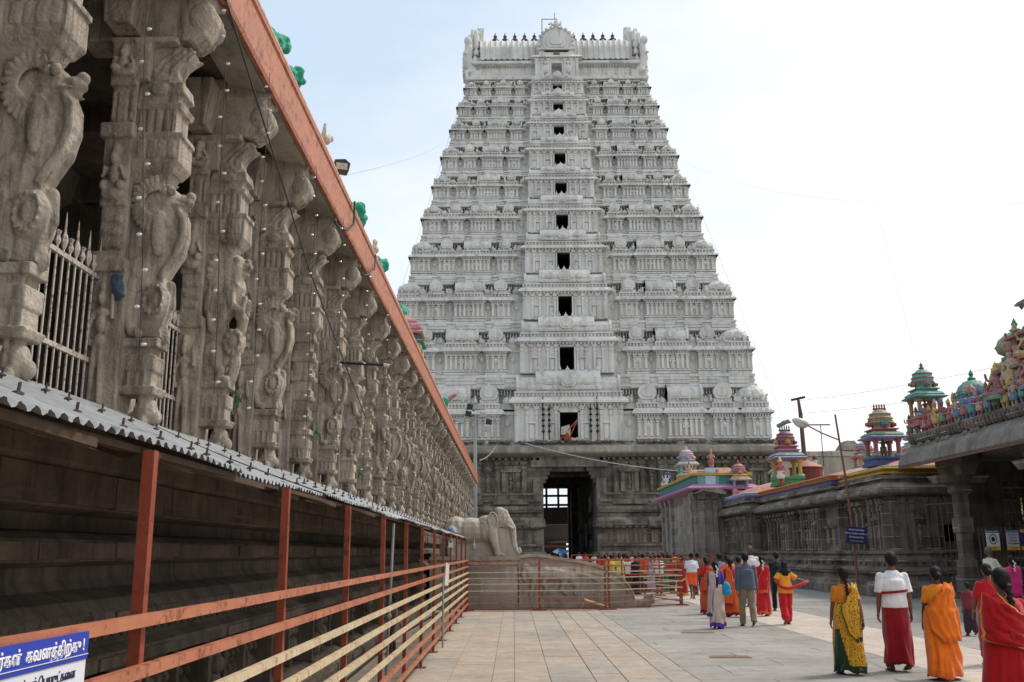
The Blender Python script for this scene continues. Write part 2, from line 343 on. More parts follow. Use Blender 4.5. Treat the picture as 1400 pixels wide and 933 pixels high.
# base body in two blocks either side of the passage plus lintel
for a,b in ((X0,OX0),(OX1,X1)):
    mb.ring(a,b,Y0,Y1,[(.0,0),(0,12.0)])
mb.box(6.95,OX1-.01,Y1-1.2,Y1-.2,0,9.7); mb.box(7.25,OX1-.01,Y1-3.5,Y1-1.2,0,9.0)
mb.box(OX0,OX1,Y0+.3,Y1-.3,9.7,11.9)
for y in (Y0+.35,Y0+8,Y0+16,Y0+24): # cross beams under the passage ceiling
    mb.box(OX0,OX1,y,y+.7,9.35,9.7)
for sx in (OX0,OX1):
    s=1 if sx==OX0 else -1
    for k in range(4): # corbels at the mouth
        a=sx; b=sx+s*(.25+.2*k); mb.box(min(a,b),max(a,b),Y0-.1,Y0+.8,8.2+.38*k,8.56+.38*k)
mb.box(OX0-1.2,OX1+1.2,Y0-.55,Y0+.2,9.72,10.75)
base=mb.build('granite_base',M_base,tower)
# mouldings
prof=[(1.3,0),(1.3,.5),(1.05,.55),(1.05,1.0),(1.25,1.1),(1.3,1.35),(1.1,1.65),(.6,1.7),(.6,2.1),(.8,2.15),(.8,2.35),(.45,2.4),(.45,3.75),(.95,3.85),(1.15,4.0),(1.15,4.5),(.95,4.85),(.5,4.95),(.5,5.25),(.85,5.35),(.95,5.6),(.85,5.9),(.5,6.0),(.5,6.3),(.75,6.35),(.75,6.6),(.35,6.65),(.35,6.95),(.6,7.0),(.6,7.2),(.12,7.25)]
mb=MB()
for a,b in ((X0,OX0-1.0),(OX1+1.0,X1)): mb.ring(a,b,Y0,Y1,prof)
for a,b in ((OX0-1.0,OX0),(OX1,OX1+1.0)): mb.box(a+.01,b-.01,Y0-.54,Y0+.1,.01,8.6)
mb.build('base_moulding',M_base,tower)
mb=MB()
def pil(mb,u,w,z0,z1,wd=.3,d=.16):
    h=z1-z0
    mb.box(u-wd*.62,u+wd*.62,w,w+d*1.15,z0,z0+h*.08)
    mb.box(u-wd/2,u+wd/2,w,w+d,z0+h*.08,z0+h*.70)
    mb.box(u-wd*.42,u+wd*.42,w,w+d*.9,z0+h*.70,z0+h*.76)
    mb.box(u-wd*.62,u+wd*.62,w,w+d*1.25,z0+h*.76,z0+h*.83)
    mb.box(u-wd*.5,u+wd*.5,w,w+d,z0+h*.83,z0+h*.88)
    mb.box(u-wd*1.1,u+wd*1.1,w,w+d*1.6,z0+h*.90,z1,b=-wd*.35)
rr=random.Random(3)
for fr,half in face_frames(20.0,15.0):
    mb.fr=fr; front=(half>16)
    segs=[(-19.9,-16.6),(-15.4,-13.4),(-12.1,-8.6),(-7.3,-4.2),(4.2,7.3),(8.6,12.1),(13.4,15.4),(16.6,19.9)] if front else [(-14.9,-12),(-10.5,-8),(-6,-1.5),(1.5,6),(8,10.5),(12,14.9)]
    for a,b in segs:
        mb.box(a,b,0,.35,7.25,10.4); mb.box(a,b,.3,.62,2.4,3.8); mb.box(a-.15,b+.15,0,.79,6.12,6.57); mb.box(a,b,0,.52,6.57,7.3); mb.box(a-.1,b+.1,0,1.32,4.1,4.6)
        n=3 if b-a>3 else 2
        for i in range(n+1):
            u=a+.3+(b-a-.6)*i/n; pil(mb,u,.35,7.25,10.2,.36,.2); pil(mb,u,.62,2.45,3.8,.3,.12)
        if b-a>2.9:   # niche
            c=(a+b)/2; mb.box(c-.85,c-.5,.35,.75,7.3,9.2); mb.box(c+.5,c+.85,.35,.75,7.3,9.2); mb.box(c-1.0,c+1.0,.35,.85,9.2,9.45); mb.box(c-.7,c+.7,.35,.7,9.45,9.8,t=-.3)
            for j in range(3): mb.ell((c+rr.uniform(-.06,.06),.45,7.75+.4*j),(.22-.03*j,.18,.25),6,5)
    # recess pilasters and small relief blocks
    for a,b in zip(segs[:-1],segs[1:]):
        if front and a[1]<0<b[0]: continue
        c=(a[1]+b[0])/2; pil(mb,c,.0,7.3,9.3,.3,.3); mb.lathe((c,.2,9.3),[(.4,0),(.5,.15),(.3,.45),(.08,.6)],8)
        mb.box(c-.3,c+.3,0,.9,2.5,3.6)
    u=-half
    while u<half:
        if not(front and -2.9<u<2.6): mb.box(u,u+.28,.9,1.22+rr.uniform(-.05,.06),3.87,4.02); mb.box(u,u+.3,0,.55,10.35,10.62)
        u+=.62
mb.build('pilasters',M_base,tower)
# dark figures in niches read from depth; slab cornice
mb=MB(); mb.ring(X0,X1,Y0,Y1,[(.1,10.6),(.55,10.75),(1.25,10.95),(1.35,11.1),(1.3,11.55),(.95,11.75),(.6,11.85),(.5,12.05)])
mb.build('slab_cornice',stone('ledge_granite',(.19,.17,.145),(.36,.325,.285),scale=.5,bump=.7,bscale=6,joints=(2.4,9),mortar=(.06,.05,.05),streak=.5,dist=.05,mfac=.9),tower)
mb=MB() # ragged weeds, nets and bundled cloth on the ledge
for i in range(230):
    u=rr.uniform(X0-.8,X1+.8); 
    if rr.random()<.75: p=(u,Y0-rr.uniform(.5,.95),12.05+rr.uniform(0,.12)); mb.ell(p,(rr.uniform(.15,.5),.2,rr.uniform(.08,.2)),6,4)
    else: p=(X1+rr.uniform(.5,.95),rr.uniform(Y0,Y1),12.1); mb.ell(p,(.2,rr.uniform(.2,.5),.14),6,4)
mb.build('ledge_rubble',plain('weathered_rubble',(.16,.135,.115),.9,var=.5,scale=3,bump=.6,bscale=12),tower)
# passage floor things are on the ground; inner side doors
mb=MB()
for z in (1.2,3.4,5.6): mb.box(OX1-.25,OX1,Y0+6,Y0+9,z,z+1.6)
mb.build('inner_shaft_relief',M_base,tower)
ZT=[12.1,19.2,25.1,30.5,35.4,39.8,43.6,47.6,51.0,54.0,56.5]
HW=[20.1,18.95,17.7,16.4,15.3,14.3,13.4,12.5,11.75,11.0,10.4]
HD=[15-(20.1-h)*1.03 for h in HW]
BH=[5.35,4.75,4.4,4.1,3.85,3.65,3.5,3.35,3.2,3.05,2.9]
def horseshoe(r,n=12,crest=True):
    p=[]
    for i in range(n+1):
        a=R(-48+276*i/n); p.append((r*math.cos(a),r*.92*math.sin(a)+r*.62))
    if crest:
        k=len(p)//2; p[k:k+1]=[(p[k][0]+r*.16,p[k][1]),(0,p[k][1]+r*.32),(p[k][0]-r*.16,p[k][1])]
    return p
def arch(mb,u,w,z,r,th=.25):
    mb.prism([(u+a,z+b) for a,b in horseshoe(r)],w,w+th,'w')
    mb.prism([(u+a*.62,z+r*.62+(b-r*.62)*.62) for a,b in horseshoe(r,10,False)],w+th,w+th+.1,'w')
def kuta(mb,u,w,z,r,h):
    mb.box(u-r*.85,u+r*.85,w-r*.85,w+r*.85,z,z+h*.16)
    mb.lathe((u,w,z+h*.16),[(r*.98,0),(r*1.12,h*.10),(r*1.13,h*.22),(r*.98,h*.42),(r*.66,h*.62),(r*.2,h*.72)],12)
    mb.lathe((u,w,z+h*.86),[(r*.12,0),(r*.18,h*.06),(r*.05,h*.14),(.01,h*.24)],6)
    arch(mb,u,w+r*.95,z+h*.2,r*.42,.16)
    for k in range(-1,2): mb.box(u+k*r*.5-.04,u+k*r*.5+.04,w+r*.85,w+r*.9,z,z+h*.15)
def shala(mb,u,w,z,hl,r,h):
    mb.box(u-hl*.96,u+hl*.96,w-r,w+r*.8,z,z+h*.18)
    sec=[(r*1.0,0),(r*1.12,h*.14),(r*1.05,h*.32),(r*.8,h*.5),(r*.4,h*.6),(0,h*.62),(-r*.6,h*.5),(-r,0)]
    mb.prism([(w+a,z+h*.18+b) for a,b in sec],u-hl,u+hl,'u')
    for s in (-1,1): # upturned gable ends
        mb.prism([(w+a*1.16,z+h*.18+b*1.2) for a,b in sec],u+s*hl-.06,u+s*hl+.12*s+.06,'u')
    arch(mb,u,w+r*.98,z+h*.2,min(hl*.42,r*.9),.18)
    for k in range(-2,3):
        if abs(k)!=0 and hl>1: mb.lathe((u+k*hl*.4,w,z+h*.78),[(.09,0),(.13,h*.06),(.04,h*.12),(.01,h*.2)],6)
def panjara(mb,u,w,z,r,h):
    mb.box(u-r*.9,u+r*.9,w-.5,w+.1,z,z+h*.2)
    arch(mb,u,w-.15,z+h*.2,min(r*1.02,h*.44),.45)
def modwall(mb,a,b,H,proj,n,K):
    """a projecting pilastered bay of one storey"""
    zc=.38*H
    mb.box(a,b,-.6,proj,0,zc)
    mb.box(a-.06,b+.06,-.6,proj+.14,0,.035*H); 
    for i in range(n):
        u=a+.18+(b-a-.36)*i/(n-1); pil(mb,u,proj,.085*H,zc-.04*H,.24*K,.24*K)
    mb.box(a-.1,b+.1,-.6,proj+.22*K,.05*H,.075*H); mb.box(a,b,-.6,proj+.14*K,zc-.04*H,zc-.015*H)
    v=a+.05
    while v<b-.1: mb.box(v,v+.1,proj,proj+.3*K,zc-.03*H,zc+.005*H); v+=.27
    if n>=4 or (b-a)>2.2: # false window with small dome hood
        c=(a+b)/2; mb.box(c-.22*K,c+.22*K,proj,proj+.1,.06*H,.2*H); mb.box(c-.34*K,c+.34*K,proj,proj+.2,.2*H,.225*H); mb.lathe((c,proj,.225*H),[(.3*K,0),(.33*K,.03*H),(.16*K,.07*H),(.03,.085*H)],8)
    # kapota
    mb.box(a-.05,b+.05,-.6,proj+.05,zc,zc+.02*H,b=.12,t=.12)
    mb.box(a,b,-.6,proj,zc+.02*H,zc+.05*H,b=.52*K,t=.5*K)
    mb.box(a,b,-.6,proj,zc+.05*H,zc+.10*H,b=.5*K,t=.16*K)
    for i in range(n): # kudu bumps on the cornice
        u=a+.2+(b-a-.4)*i/(n-1); mb.prism([(u+.17*K*math.cos(t),zc+.06*H+.17*K*math.sin(t)) for t in [R(60*k) for k in range(6)]],proj+.3*K,proj+.52*K,'w')
    # frieze of little blocks over the cornice
    mb.box(a,b,-.6,proj-.05,zc+.10*H,zc+.175*H)
    u=a
    while u<b-.08: mb.box(u,u+.13,proj-.05,proj+.12,zc+.11*H,zc+.16*H); u+=.34
    mb.box(a-.04,b+.04,-.6,proj+.16,zc+.16*H,zc+.18*H)
def recess(mb,a,b,H,K,w=-.5):
    zc=.38*H; c=(a+b)/2
    mb.box(a,b,w-.3,w,0,zc+.18*H)
    mb.box(a,b,w-.3,w+.14,0,.035*H)
    pil(mb,c,w,.03*H,zc*.66,.2*K,.22)
    mb.lathe((c,w+.12,zc*.66),[(.3*K,0),(.36*K,.02*H),(.22*K,.07*H),(.05,.1*H)],8)
    mb.box(a,b,w-.3,w+.32*K,zc+.02*H,zc+.07*H); mb.box(a,b,w-.3,w+.18*K,zc+.07*H,zc+.10*H)
    mb.box(a,b,w-.2,w+.1,zc+.13*H,zc+.155*H); arch(mb,c,w+.02,.56*H,min(.45*K,(b-a)*.42),.2)
    mb.box(a,b,w,w+.2*K,.05*H,.075*H)
for k in range(10):
    z0=ZT[k]; H=ZT[k+1]-z0; hx=HW[k]; hy=HD[k]; K=max(.62,H/7*1.0)
    K=.55+.45*H/7.1
    mb=MB(); core=MB()
    # core body and the plinth of the storey above
    nx,ny=HW[k+1]-.55,HD[k+1]-.55
    ow,oh=(.9,2.95) if k==0 else (.76-.022*k,(.455+.004*k)*H)
    yf=TY-hy+.6; yb=yf+4.5
    for a,b_ in ((TX-hx+.6,TX-ow),(TX+ow,TX+hx-.6)): core.box(a,b_,yf,yb,z0,z0+.56*H)
    core.box(TX-ow,TX+ow,yf,yb,z0+oh,z0+.56*H); core.ring(TX-hx+.6,TX+hx-.6,yb,TY+hy-.6,[(0,z0),(0,z0+.56*H)])
    pr=[(-.15,z0+.56*H),(-.15,z0+.66*H),(.02,z0+.665*H),(.02,z0+.685*H),(-.15,z0+.69*H),(-.15,z0+.77*H),(.62,z0+.78*H),(.74,z0+.81*H),(.70,z0+.84*H),(.50,z0+.85*H),(.50,z0+.875*H),(.58,z0+.88*H),(.58,z0+.90*H),(.46,z0+.905*H),(.46,z0+.94*H),(.62,z0+.95*H),(.62,z0+.985*H),(.4,z0+H)]
    core.ring(TX-nx,TX+nx,TY-ny,TY+ny,pr)
    st=core.build('storey',M_white,tower)
    det=MB()
    for fi,(fr,half) in enumerate(face_frames(hx-.28,hy-.28,z0)):
        mb.fr=fr; det.fr=fr; half-=0.0
        b=BH[k] if fi==0 else 0
        Lh=half-b; f=lambda t:b+t*Lh
        if fi==0: mods=[(.10,.25,'p',4),(.31,.55,'s',7),(.62,.77,'p',4),(.84,1.0,'k',4)]
        else: mods=[(-.2,.2,'s',5),(.32,.52,'p',3),(.80,1.0,'k',3)]
        for s in (-1,1):
            prev=0 if fi==0 else .2
            for a,c,ty,n in mods:
                if a<0 and s<0: continue
                ua,ub=sorted((s*f(a),s*f(c)))
                modwall(mb,ua,ub,H,.02 if ty!='s' else .14,n,K)
                if a>prev:
                    ra,rb=sorted((s*f(prev),s*f(a))); recess(mb,ra,rb,H,K)
                prev=c; cu=(ua+ub)/2; zz=.56*H; hh=.30*H
                ins=(hy-ny-.28) if fi==0 else (hx-nx-.28); k2=(nx if fi==0 else ny)/(half+.0)
                det.box(ua*k2,ub*k2,-ins+.2,-ins+.90,.787*H,.832*H); det.box(ua*k2+.05,ub*k2-.05,-ins+.2,-ins+.68,.852*H,.945*H); det.box(ua*k2,ub*k2,-ins+.2,-ins+.76,.905*H,.925*H)
                tgt=MB() if fi==0 else det; tgt.fr=fr
                if ty=='k': kuta(tgt,cu-s*.0,-(ub-ua)/2,zz,(ub-ua)/2*.97,hh)
                elif ty=='p': panjara(tgt,cu,-.1,zz,(ub-ua)/2*.92,hh)
                else: shala(tgt,cu,-.75*K,zz,(ub-ua)/2*.96,.85*K,hh)
                if fi==0: tgt.build('miniature_shrine',M_white,st)
        # dentils under the upper plinth slab
        inset=(hy-ny-.28) if fi==0 else (hx-nx-.28); hl=(nx if fi==0 else ny)
        u=-hl
        while u<hl:
            if not(fi==0 and abs(u)<b+.2): det.box(u,u+.12,-inset-.1,-inset+.40,.70*H,.775*H)
            u+=.3
        # tiny putlog holes as raised dark studs are left to the joints
        rf=random.Random(k*5+fi); u=-half+.4
        while u<half-.3:   # rows of little stucco figures between the miniature roofs
            if not(fi==0 and abs(u)<b+.2):
                q=rf.uniform(.75,1.1)*K; det.ell((u,.02,.565*H+.3*q),(.17*q,.13,.3*q),6,4); det.ell((u+rf.uniform(-.03,.03),.04,.565*H+.68*q),(.11*q,.1,.13*q),6,4)
                if rf.random()<.5: det.tubebox((u,.05,.565*H+.45*q),(u+rf.choice((-1,1))*.32*q,.1,.565*H+.75*q),.08,.08)
            u+=rf.uniform(.55,1.25)
    det.build('dentil_rows',M_white,st)
    mb.build('pilastered_wall',M_white,st)
    # ------- central bay with doorway
    bay=MB(); fr=Fr((TX,TY-hy+.28,z0),(1,0,0),(0,-1,0)); bay.fr=fr; b=BH[k]
    pw=.75*K+.1
    top=.52*H
    bay.box(-b,-ow,-1.2,pw,0,top); bay.box(ow,b,-1.2,pw,0,top); bay.box(-ow,ow,-1.2,pw,oh,top)
    bay.box(-ow-.16,-ow,pw,pw+.1,0,oh+.12); bay.box(ow,ow+.16,pw,pw+.1,0,oh+.12); bay.box(-ow-.16,ow+.16,pw,pw+.1,oh,oh+.14)
    n=5 if k<6 else 4
    for s in (-1,1):
        for i in range(n):
            u=s*(ow+.35+(b-ow-.6)*i/(n-1)); pil(bay,u,pw,0,top*.96,.26*K,.17)
        for i in range(n-1):
            u=s*(ow+.35+(b-ow-.6)*(i+.5)/(n-1)); 
            if i%2==0: bay.box(u-.2*K,u+.2*K,pw,pw+.08,.05*H,.24*H); bay.box(u-.4*K,u+.4*K,pw,pw+.2,.26*H,.29*H,t=-.12)
        bay.box(min(s*b,s*(b-.5)),max(s*b,s*(b-.5)),pw,pw+.1,0,top)
    bay.box(-b,b,-1.2,pw,top,top+.02*H,b=.2,t=.2); bay.box(-b,b,-1.2,pw,top+.02*H,top+.05*H,b=.55*K,t=.52*K); bay.box(-b,b,-1.2,pw,top+.05*H,top+.11*H,b=.52*K,t=.15)
    u=-b
    while u<b-.1: bay.box(u,u+.14,pw,pw+.28,top-.03*H,top+.02*H); bay.box(u,u+.14,pw,pw+.16,top+.115*H,top+.165*H); u+=.36
    bay.box(-b,b,-1.2,pw+.0,top+.11*H,top+.17*H); bay.box(-b,b,-1.2,pw+.2,top+.165*H,top+.19*H)
    # wagon roof above the bay
    zz=top+.19*H; rh=.33*H; sec=[(1.25*K,0),(1.4*K,rh*.14),(1.3*K,rh*.36),(.95*K,rh*.56),(.45*K,rh*.66),(-1.2,rh*.66),(-1.2,0)]
    bay.prism([(pw-1.2*K+a,zz+c) for a,c in sec],-b*.94,b*.94,'u')
    for s in (-1,1): bay.prism([(pw-1.2*K+a*1.12,zz+c*1.14) for a,c in sec],s*b*.94-.1,s*b*.94+.12,'u')
    sec2=[(1.4*K,0),(1.52*K,rh*.12),(1.4*K,rh*.34),(.95*K,rh*.62),(.45*K,rh*.74),(-1.0,rh*.74),(-1.0,0)]
    bay.box(-b*.6,b*.6,-1,pw+.32,zz+rh*.05,zz+rh*.24)
    bay.prism([(pw-1.2*K+a,zz+rh*.24+c) for a,c in sec2],-b*.6,b*.6,'u')
    u=-b*.58
    while u<b*.58: bay.box(u,u+.16,pw+.32,pw+.42,zz+rh*.08,zz+rh*.2); u+=.42
    arch(bay,0,pw+.28,zz+rh*.2,b*.13+.1,.25)
    arch(bay,-b*.36,pw+.2,zz+rh*.3,b*.09,.2); arch(bay,b*.36,pw+.2,zz+rh*.3,b*.09,.2)
    for i in range(-4,5):
        if i: bay.lathe((i*b*.14,pw-.5,zz+rh*.95),[(.1,0),(.15,.14),(.05,.26),(.01,.5)],6)
    # fine vertical ribs of the wagon roof
    u=-b*.92
    while u<b*.92:
        if abs(u)>b*.62:
            bay.prism([(pw-1.2*K+a*1.03,zz+c*1.02) for a,c in sec[:5]]+[(pw-1.2*K+a*.98,zz+c*.98) for a,c in sec[4::-1]],u,u+.07,'u')
        u+=.24
    bo=bay.build('central_bay',M_white,tower)
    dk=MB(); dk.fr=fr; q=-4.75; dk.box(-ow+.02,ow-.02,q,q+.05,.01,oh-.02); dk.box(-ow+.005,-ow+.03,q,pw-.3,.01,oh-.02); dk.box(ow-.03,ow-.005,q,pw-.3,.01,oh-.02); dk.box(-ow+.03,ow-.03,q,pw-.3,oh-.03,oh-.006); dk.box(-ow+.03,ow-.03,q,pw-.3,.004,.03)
    dk.build('doorway',M_dark,bo)  # liner coloured near black so the opening looks deep and unlit
    if k>0: # crest in front of each opening
        c=MB(); c.fr=fr; arch(c,0,pw+.25,-.10*H,.30*K,.2); c.lathe((0,pw+.5,.03*H),[(.16,0),(.22,.14),(.07,.3),(.01,.5)],6); c.build('door_crest',M_white,bo)
# ------- crown
z=ZT[10]; hx,hy=10.35,HD[10]+.1
mb=MB(); mb.ring(TX-hx,TX+hx,TY-hy,TY+hy,[(0,z-.35),(.45,z-.3),(.5,z+.05),(.1,z+.12)])
mb.ring(TX-hx+1,TX+hx-1,TY-hy+1.2,TY+hy-1.2,[(0,z),(0,z+2.6)])
mb.ring(TX-hx+1,TX+hx-1,TY-hy+1.2,TY+hy-1.2,[(.0,z+2.2),(.75,z+2.25),(.8,z+2.45),(.5,z+2.75),(.2,z+2.85)])
fr=Fr((TX,TY-hy+1.2,z),(1,0,0),(0,-1,0)); mb.fr=fr
u=-9
while u<9: mb.box(u,u+.12,0,.3,2.0,2.25); u+=.33
for s in (-1,1):
    for i in range(5): mb.box(s*(3.6+i*1.2)-.07,s*(3.6+i*1.2)+.07,0,.1,1.2,1.35)
mb.build('crown_neck',M_white,tower)
hw2=(hy-1.2)+.55
sec=[(hw2*math.cos(R(a))*(1.06 if 10<a<60 else 1),hw2*.0+4.1*math.sin(R(a))**.85) for a in range(0,91,10)]
mb=MB(); n=112; xs=[-9.1+18.2*i/n for i in range(n+1)]
vs=[];
pts=[(-a,h) for a,h in sec]+[(a,h) for a,h in sec[-2::-1]]
for i,x in enumerate(xs):
    g=1.0 if i%4 else 1.045
    for a,h in pts: vs.append((TX+x,TY+a*g,z+2.85+h*g))
m=len(pts); fs=[(i*m+j,i*m+j+1,(i+1)*m+j+1,(i+1)*m+j) for i in range(n) for j in range(m-1)]
mb.add(vs,fs)
mb.box(TX-9.1,TX+9.1,TY-.45,TY+.45,z+6.85,z+7.2)
i=-8.9
while i<8.9: mb.prism([(TX+i,z+7.15),(TX+i+.3,z+7.6),(TX+i+.6,z+7.15)],TY-.4,TY-.25,'w'); i+=.6
barrel=mb.build('barrel_roof',M_white,tower)
fm=plain('finial_copper',srgb(84,58,54),.5,metal=.2,var=.3)
fp=MB(); fp.lathe((0,0,0),[(.2,0),(.34,.12),(.18,.25),(.42,.5),(.46,.72),(.3,.92),(.12,1.0),(.2,1.12),(.25,1.25),(.1,1.45),(.03,1.8)],10); fme=fp.mesh('finial',fm,True)
for i in range(13):
    o=link('finial',fme,tower); o.location=(TX+(i-6)*1.23,TY,z+7.25)
# gable fans with rearing lion figures at each end
for s in (-1,1):
    g=MB(); g.fr=Fr((TX+s*9.2,TY,z),(0,1,0),(s,0,0))
    out=[]
    for i in range(49):
        a=R(-42+264*i/48); rr_=(4.0+.2*math.sin(i*5.3))*(1+.08*(i%2)); y_=3.6+rr_*1.12*math.sin(a)
        if abs(i-24)<=3: y_+=1.3*(1-abs(i-24)/3.5)
        out.append((rr_*.95*math.cos(a),y_))
    [g.prism([(a*q,3.6+(b-3.6)*q) for a,b in out],w0,w1,'w') for q,w0,w1 in ((1,-.4,.45),(.93,.45,.9),(.97,.9,1.25),(.84,1.25,1.6))]; [g.lathe((4.0*math.cos(R(a)),.8+.5*math.sin(a),3.6+4.3*math.sin(R(a))),[(.35,-.3),(.42,.0),(.18,.5),(.03,1.0)],6) for a in range(-20,201,13)]
    g.prism([(a*.7,4.2+(b-4.2)*.72) for a,b in out],1.6,1.9,'w'); g.prism([(a*.4,4.2+(b-4.2)*.42) for a,b in out],1.9,2.2,'w')
    g.box(-4.2,4.2,-.2,1.2,0,1.6)
    g.build('gable_fan',M_white,tower)
    g=MB()
    bx=TX+s*10.1; 
    for yy in (TY-3.6,TY-1.4):
        g.limb([(bx-s*.5,yy,z+.6),(bx,yy-.2,z+1.8),(bx+s*.5,yy-.4,z+3.2),(bx+s*.35,yy-.7,z+4.6)],[.55,.6,.55,.42],8); g.ell((bx+s*.5,yy-.9,z+5.3),(.5,.6,.55)); g.limb([(bx+s*.5,yy-.5,z+3.9),(bx+s*.9,yy-1.3,z+3.5)],[.22,.16],6); g.limb([(bx,yy-.4,z+1.6),(bx+s*.7,yy-1.1,z+1.2),(bx+s*.5,yy-1.2,z+.2)],[.34,.25,.2],6)
    for j in range(7):
        zz=z+2+j*.95; g.ell((TX+s*(9.5+.15*math.sin(j)),TY-3.3+j*.28,zz),(.5,.55,.5),7,5); g.lathe((TX+s*(9.6),TY-3.4+j*.3,zz+.25),[(.3,0),(.1,.4),(.02,.65)],5)
    o=link('gable_lion',fuse(g,.13,'gable_lion',M_white,2),tower)
# front dormer
g=MB(); g.fr=Fr((TX,TY-hy+.3,z),(1,0,0),(0,-1,0))
g.box(-2.6,-.62,-2.5,.5,0,2.5); g.box(.62,2.6,-2.5,.5,0,2.5); g.box(-.62,.62,-2.5,.5,1.9,2.5)
for u in (-2.4,-1.7,-1.0,1.0,1.7,2.4): pil(g,u,.5,.1,2.4,.26,.16)
for u in (-1.35,1.35): g.ell((u,.6,1.1),(.3,.22,.6)); g.ell((u,.7,1.85),(.2,.2,.25))
g.box(-2.7,2.7,-2.5,.5,2.5,2.6,b=.4,t=.4); g.box(-2.7,2.7,-2.5,.5,2.6,2.9,b=.4,t=.1)
g.box(-2.1,-.4,-2.5,.4,2.9,3.6); g.box(.4,2.1,-2.5,.4,2.9,3.6); g.box(-.4,.4,-2.5,.4,3.4,3.6); g.box(-2.2,2.2,-2.5,.7,3.6,3.75)
out=horseshoe(2.05,22); g.prism([(a,3.5+b) for a,b in out],-1.4,.4,'w'); 
for q,dw in ((.8,.5),(.6,.62),(.38,.75)): g.prism([(a*q,3.5+1.27+(b-1.27)*q) for a,b in out],.4,dw,'w')
for i in range(15):
    a=R(-30+240*i/14); g.ell((2.05*math.cos(a),.45,4.75+1.9*math.sin(a)),(.22,.2,.22),6,5)
g.ell((0,.5,6.9),(.35,.3,.35)); g.lathe((0,.4,7.1),[(.25,0),(.3,.2),(.1,.5),(.02,.9)],8)
for s in (-1,1): g.limb([(s*.2,.45,6.9),(s*.5,.45,7.0),(s*.6,.45,7.3)],[.2,.16,.08],6)
dm=g.build('front_dormer',M_white,tower)
g=MB(); g.fr=Fr((TX,TY-hy+.3,z),(1,0,0),(0,-1,0)); g.box(-.6,.6,-2.4,-2.3,.01,1.88); g.box(-.4,.4,-2.4,-2.3,2.91,3.38); g.build('doorway',M_dark,dm)  # dark panels paint the shade at the back of the dormer openings
g=MB(); # lightning frame
a=(TX-.9,TY,z+8); 
for x in (-1.5,.4): g.tube([(TX+x,TY-.5,z+7),(TX+x,TY-.5,z+10.6)],.05,5)
g.tube([(TX-1.5,TY-.5,z+10.6),(TX+.4,TY-.5,z+10.6)],.05,5); g.tube([(TX+.1,TY-.5,z+10.6),(TX+.1,TY-.5,z+11.5)],.04,5); g.ell((TX-.6,TY-.5,z+9.9),.12,6,5)
g.build('lightning_frame',M_wire,tower)
# big lattice wagon roof just above the entrance door storey is the k=0 bay; door frame dressings
# two tall pairs of lamp stands beside the door
for i,(x0) in enumerate((-2.55,-1.95,2.1,2.75)):
    px=TX+x0; m=MB(); zb=12.25; m.tube([(px,92.05,zb),(px,92.05,zb+(3.5 if i%3 else 4.3))],.05,6)
    for j in range(5): m.lathe((px,92.05,zb+.7+j*.55),[(.05,0),(.2,.16),(.05,.34)],6)
    tag(m.build('lamp_stand',M_black),['black diamond-beaded pole farthest left of the tower doorway','black diamond-beaded pole hugging the left of the tower doorway','black diamond-beaded pole hugging the right of the tower doorway','black diamond-beaded pole farthest right of the tower doorway'][i],'lamp stand','beaded poles beside the tower doorway')
t=thing('folded_flag','red flag frame and dirty cloth slumped in the lowest tower doorway','flag',(TX-.1,91.9,12.2))
m=MB(); m.tubebox((-.9,0,0),(.95,-.1,2.1),.1,.1); m.tubebox((.95,-.1,2.1),(.1,0,.3),.1,.1); m.build('pole',paint((176,70,50)),t)
m=MB(); m.add([(-.75,-.06,.55),(-.72,-.12,1.3),(.1,-.1,1.55),(.2,-.05,1.1),(.15,.0,.4),(-.3,-.1,.6)],[(0,1,2,3,4,5)]); o=link('cloth',solid(m.mesh('cloth',fab((176,168,150))),.03),t)
m=MB(); m.ell((-.1,0,.2),(.4,.3,.25)); m.ell((-.15,-.05,.5),(.2,.2,.3)); m.build('red_bundle',fab((150,60,50)),t)
m=MB(); 
for i in range(8): m.ell((.3+i*.13,.0,.12+.05*math.sin(i*2)),(.16,.14,.14),6,5)
m.build('pale_bundle',fab((176,178,140)),t)
# ================================================================ pillared hall on the left
PX=-2.93; ZP=2.3; Y_H0,Y_H1=-9.0,64.0  # near end carried behind the camera to keep bright sky out of the hall
hall=thing('pillared_hall','long granite hall of rearing-lion pillars with an orange edged flat roof','pillared hall',(-4,28,0))
def hb(mb,name,mat,smooth=False,parent=None):
    o=mb.build(name,mat,parent or hall,smooth)
    if parent is None: o.location=(4,-28,0)
    return o
# plinth with mouldings : profile in (x,z), swept along y
def sweep(mb,prof,y0,y1,closed=True):
    mb.prism(prof,y0,y1,'y')
mb=MB()
# prism with ax 'y' : add manually (x,z) polygon along y
def yprism(mb,poly,y0,y1):
    n=len(poly); vs=[(a,y0,z) for a,z in poly]+[(a,y1,z) for a,z in poly]
    mb.add(vs,[(i,(i+1)%n,n+(i+1)%n,n+i) for i in range(n)]+[tuple(range(n))[::-1],tuple(range(n,2*n))])
W=-2.62
P=[(-9,-.02),(W+.10,-.02),(W+.10,.14),(W+.02,.18),(W+.02,.26),(W-.06,.30),(W-.22,.32),(W-.22,.86),(W-.10,.90),(W-.04,.95),(W-.04,1.02),(W-.14,1.06),(W-.16,1.12),
   (W-.02,1.16),(W+.06,1.22),(W+.08,1.30),(W+.02,1.38),(W-.16,1.44),(W-.2,1.50),(W-.2,1.58),(W-.05,1.61),(W-.02,1.66),(W-.02,1.74),(W-.08,1.78),(W-.24,1.8),(W-.24,1.9),(W-.08,1.93),(W-.04,1.98),(W-.04,2.16),(W-.02,2.2),(W-.02,2.3),(-9,2.3)]
yprism(mb,P,Y_H0,Y_H1)
hb(mb,'plinth',M_grandark)
mb=MB(); rr=random.Random(11)
y=Y_H0
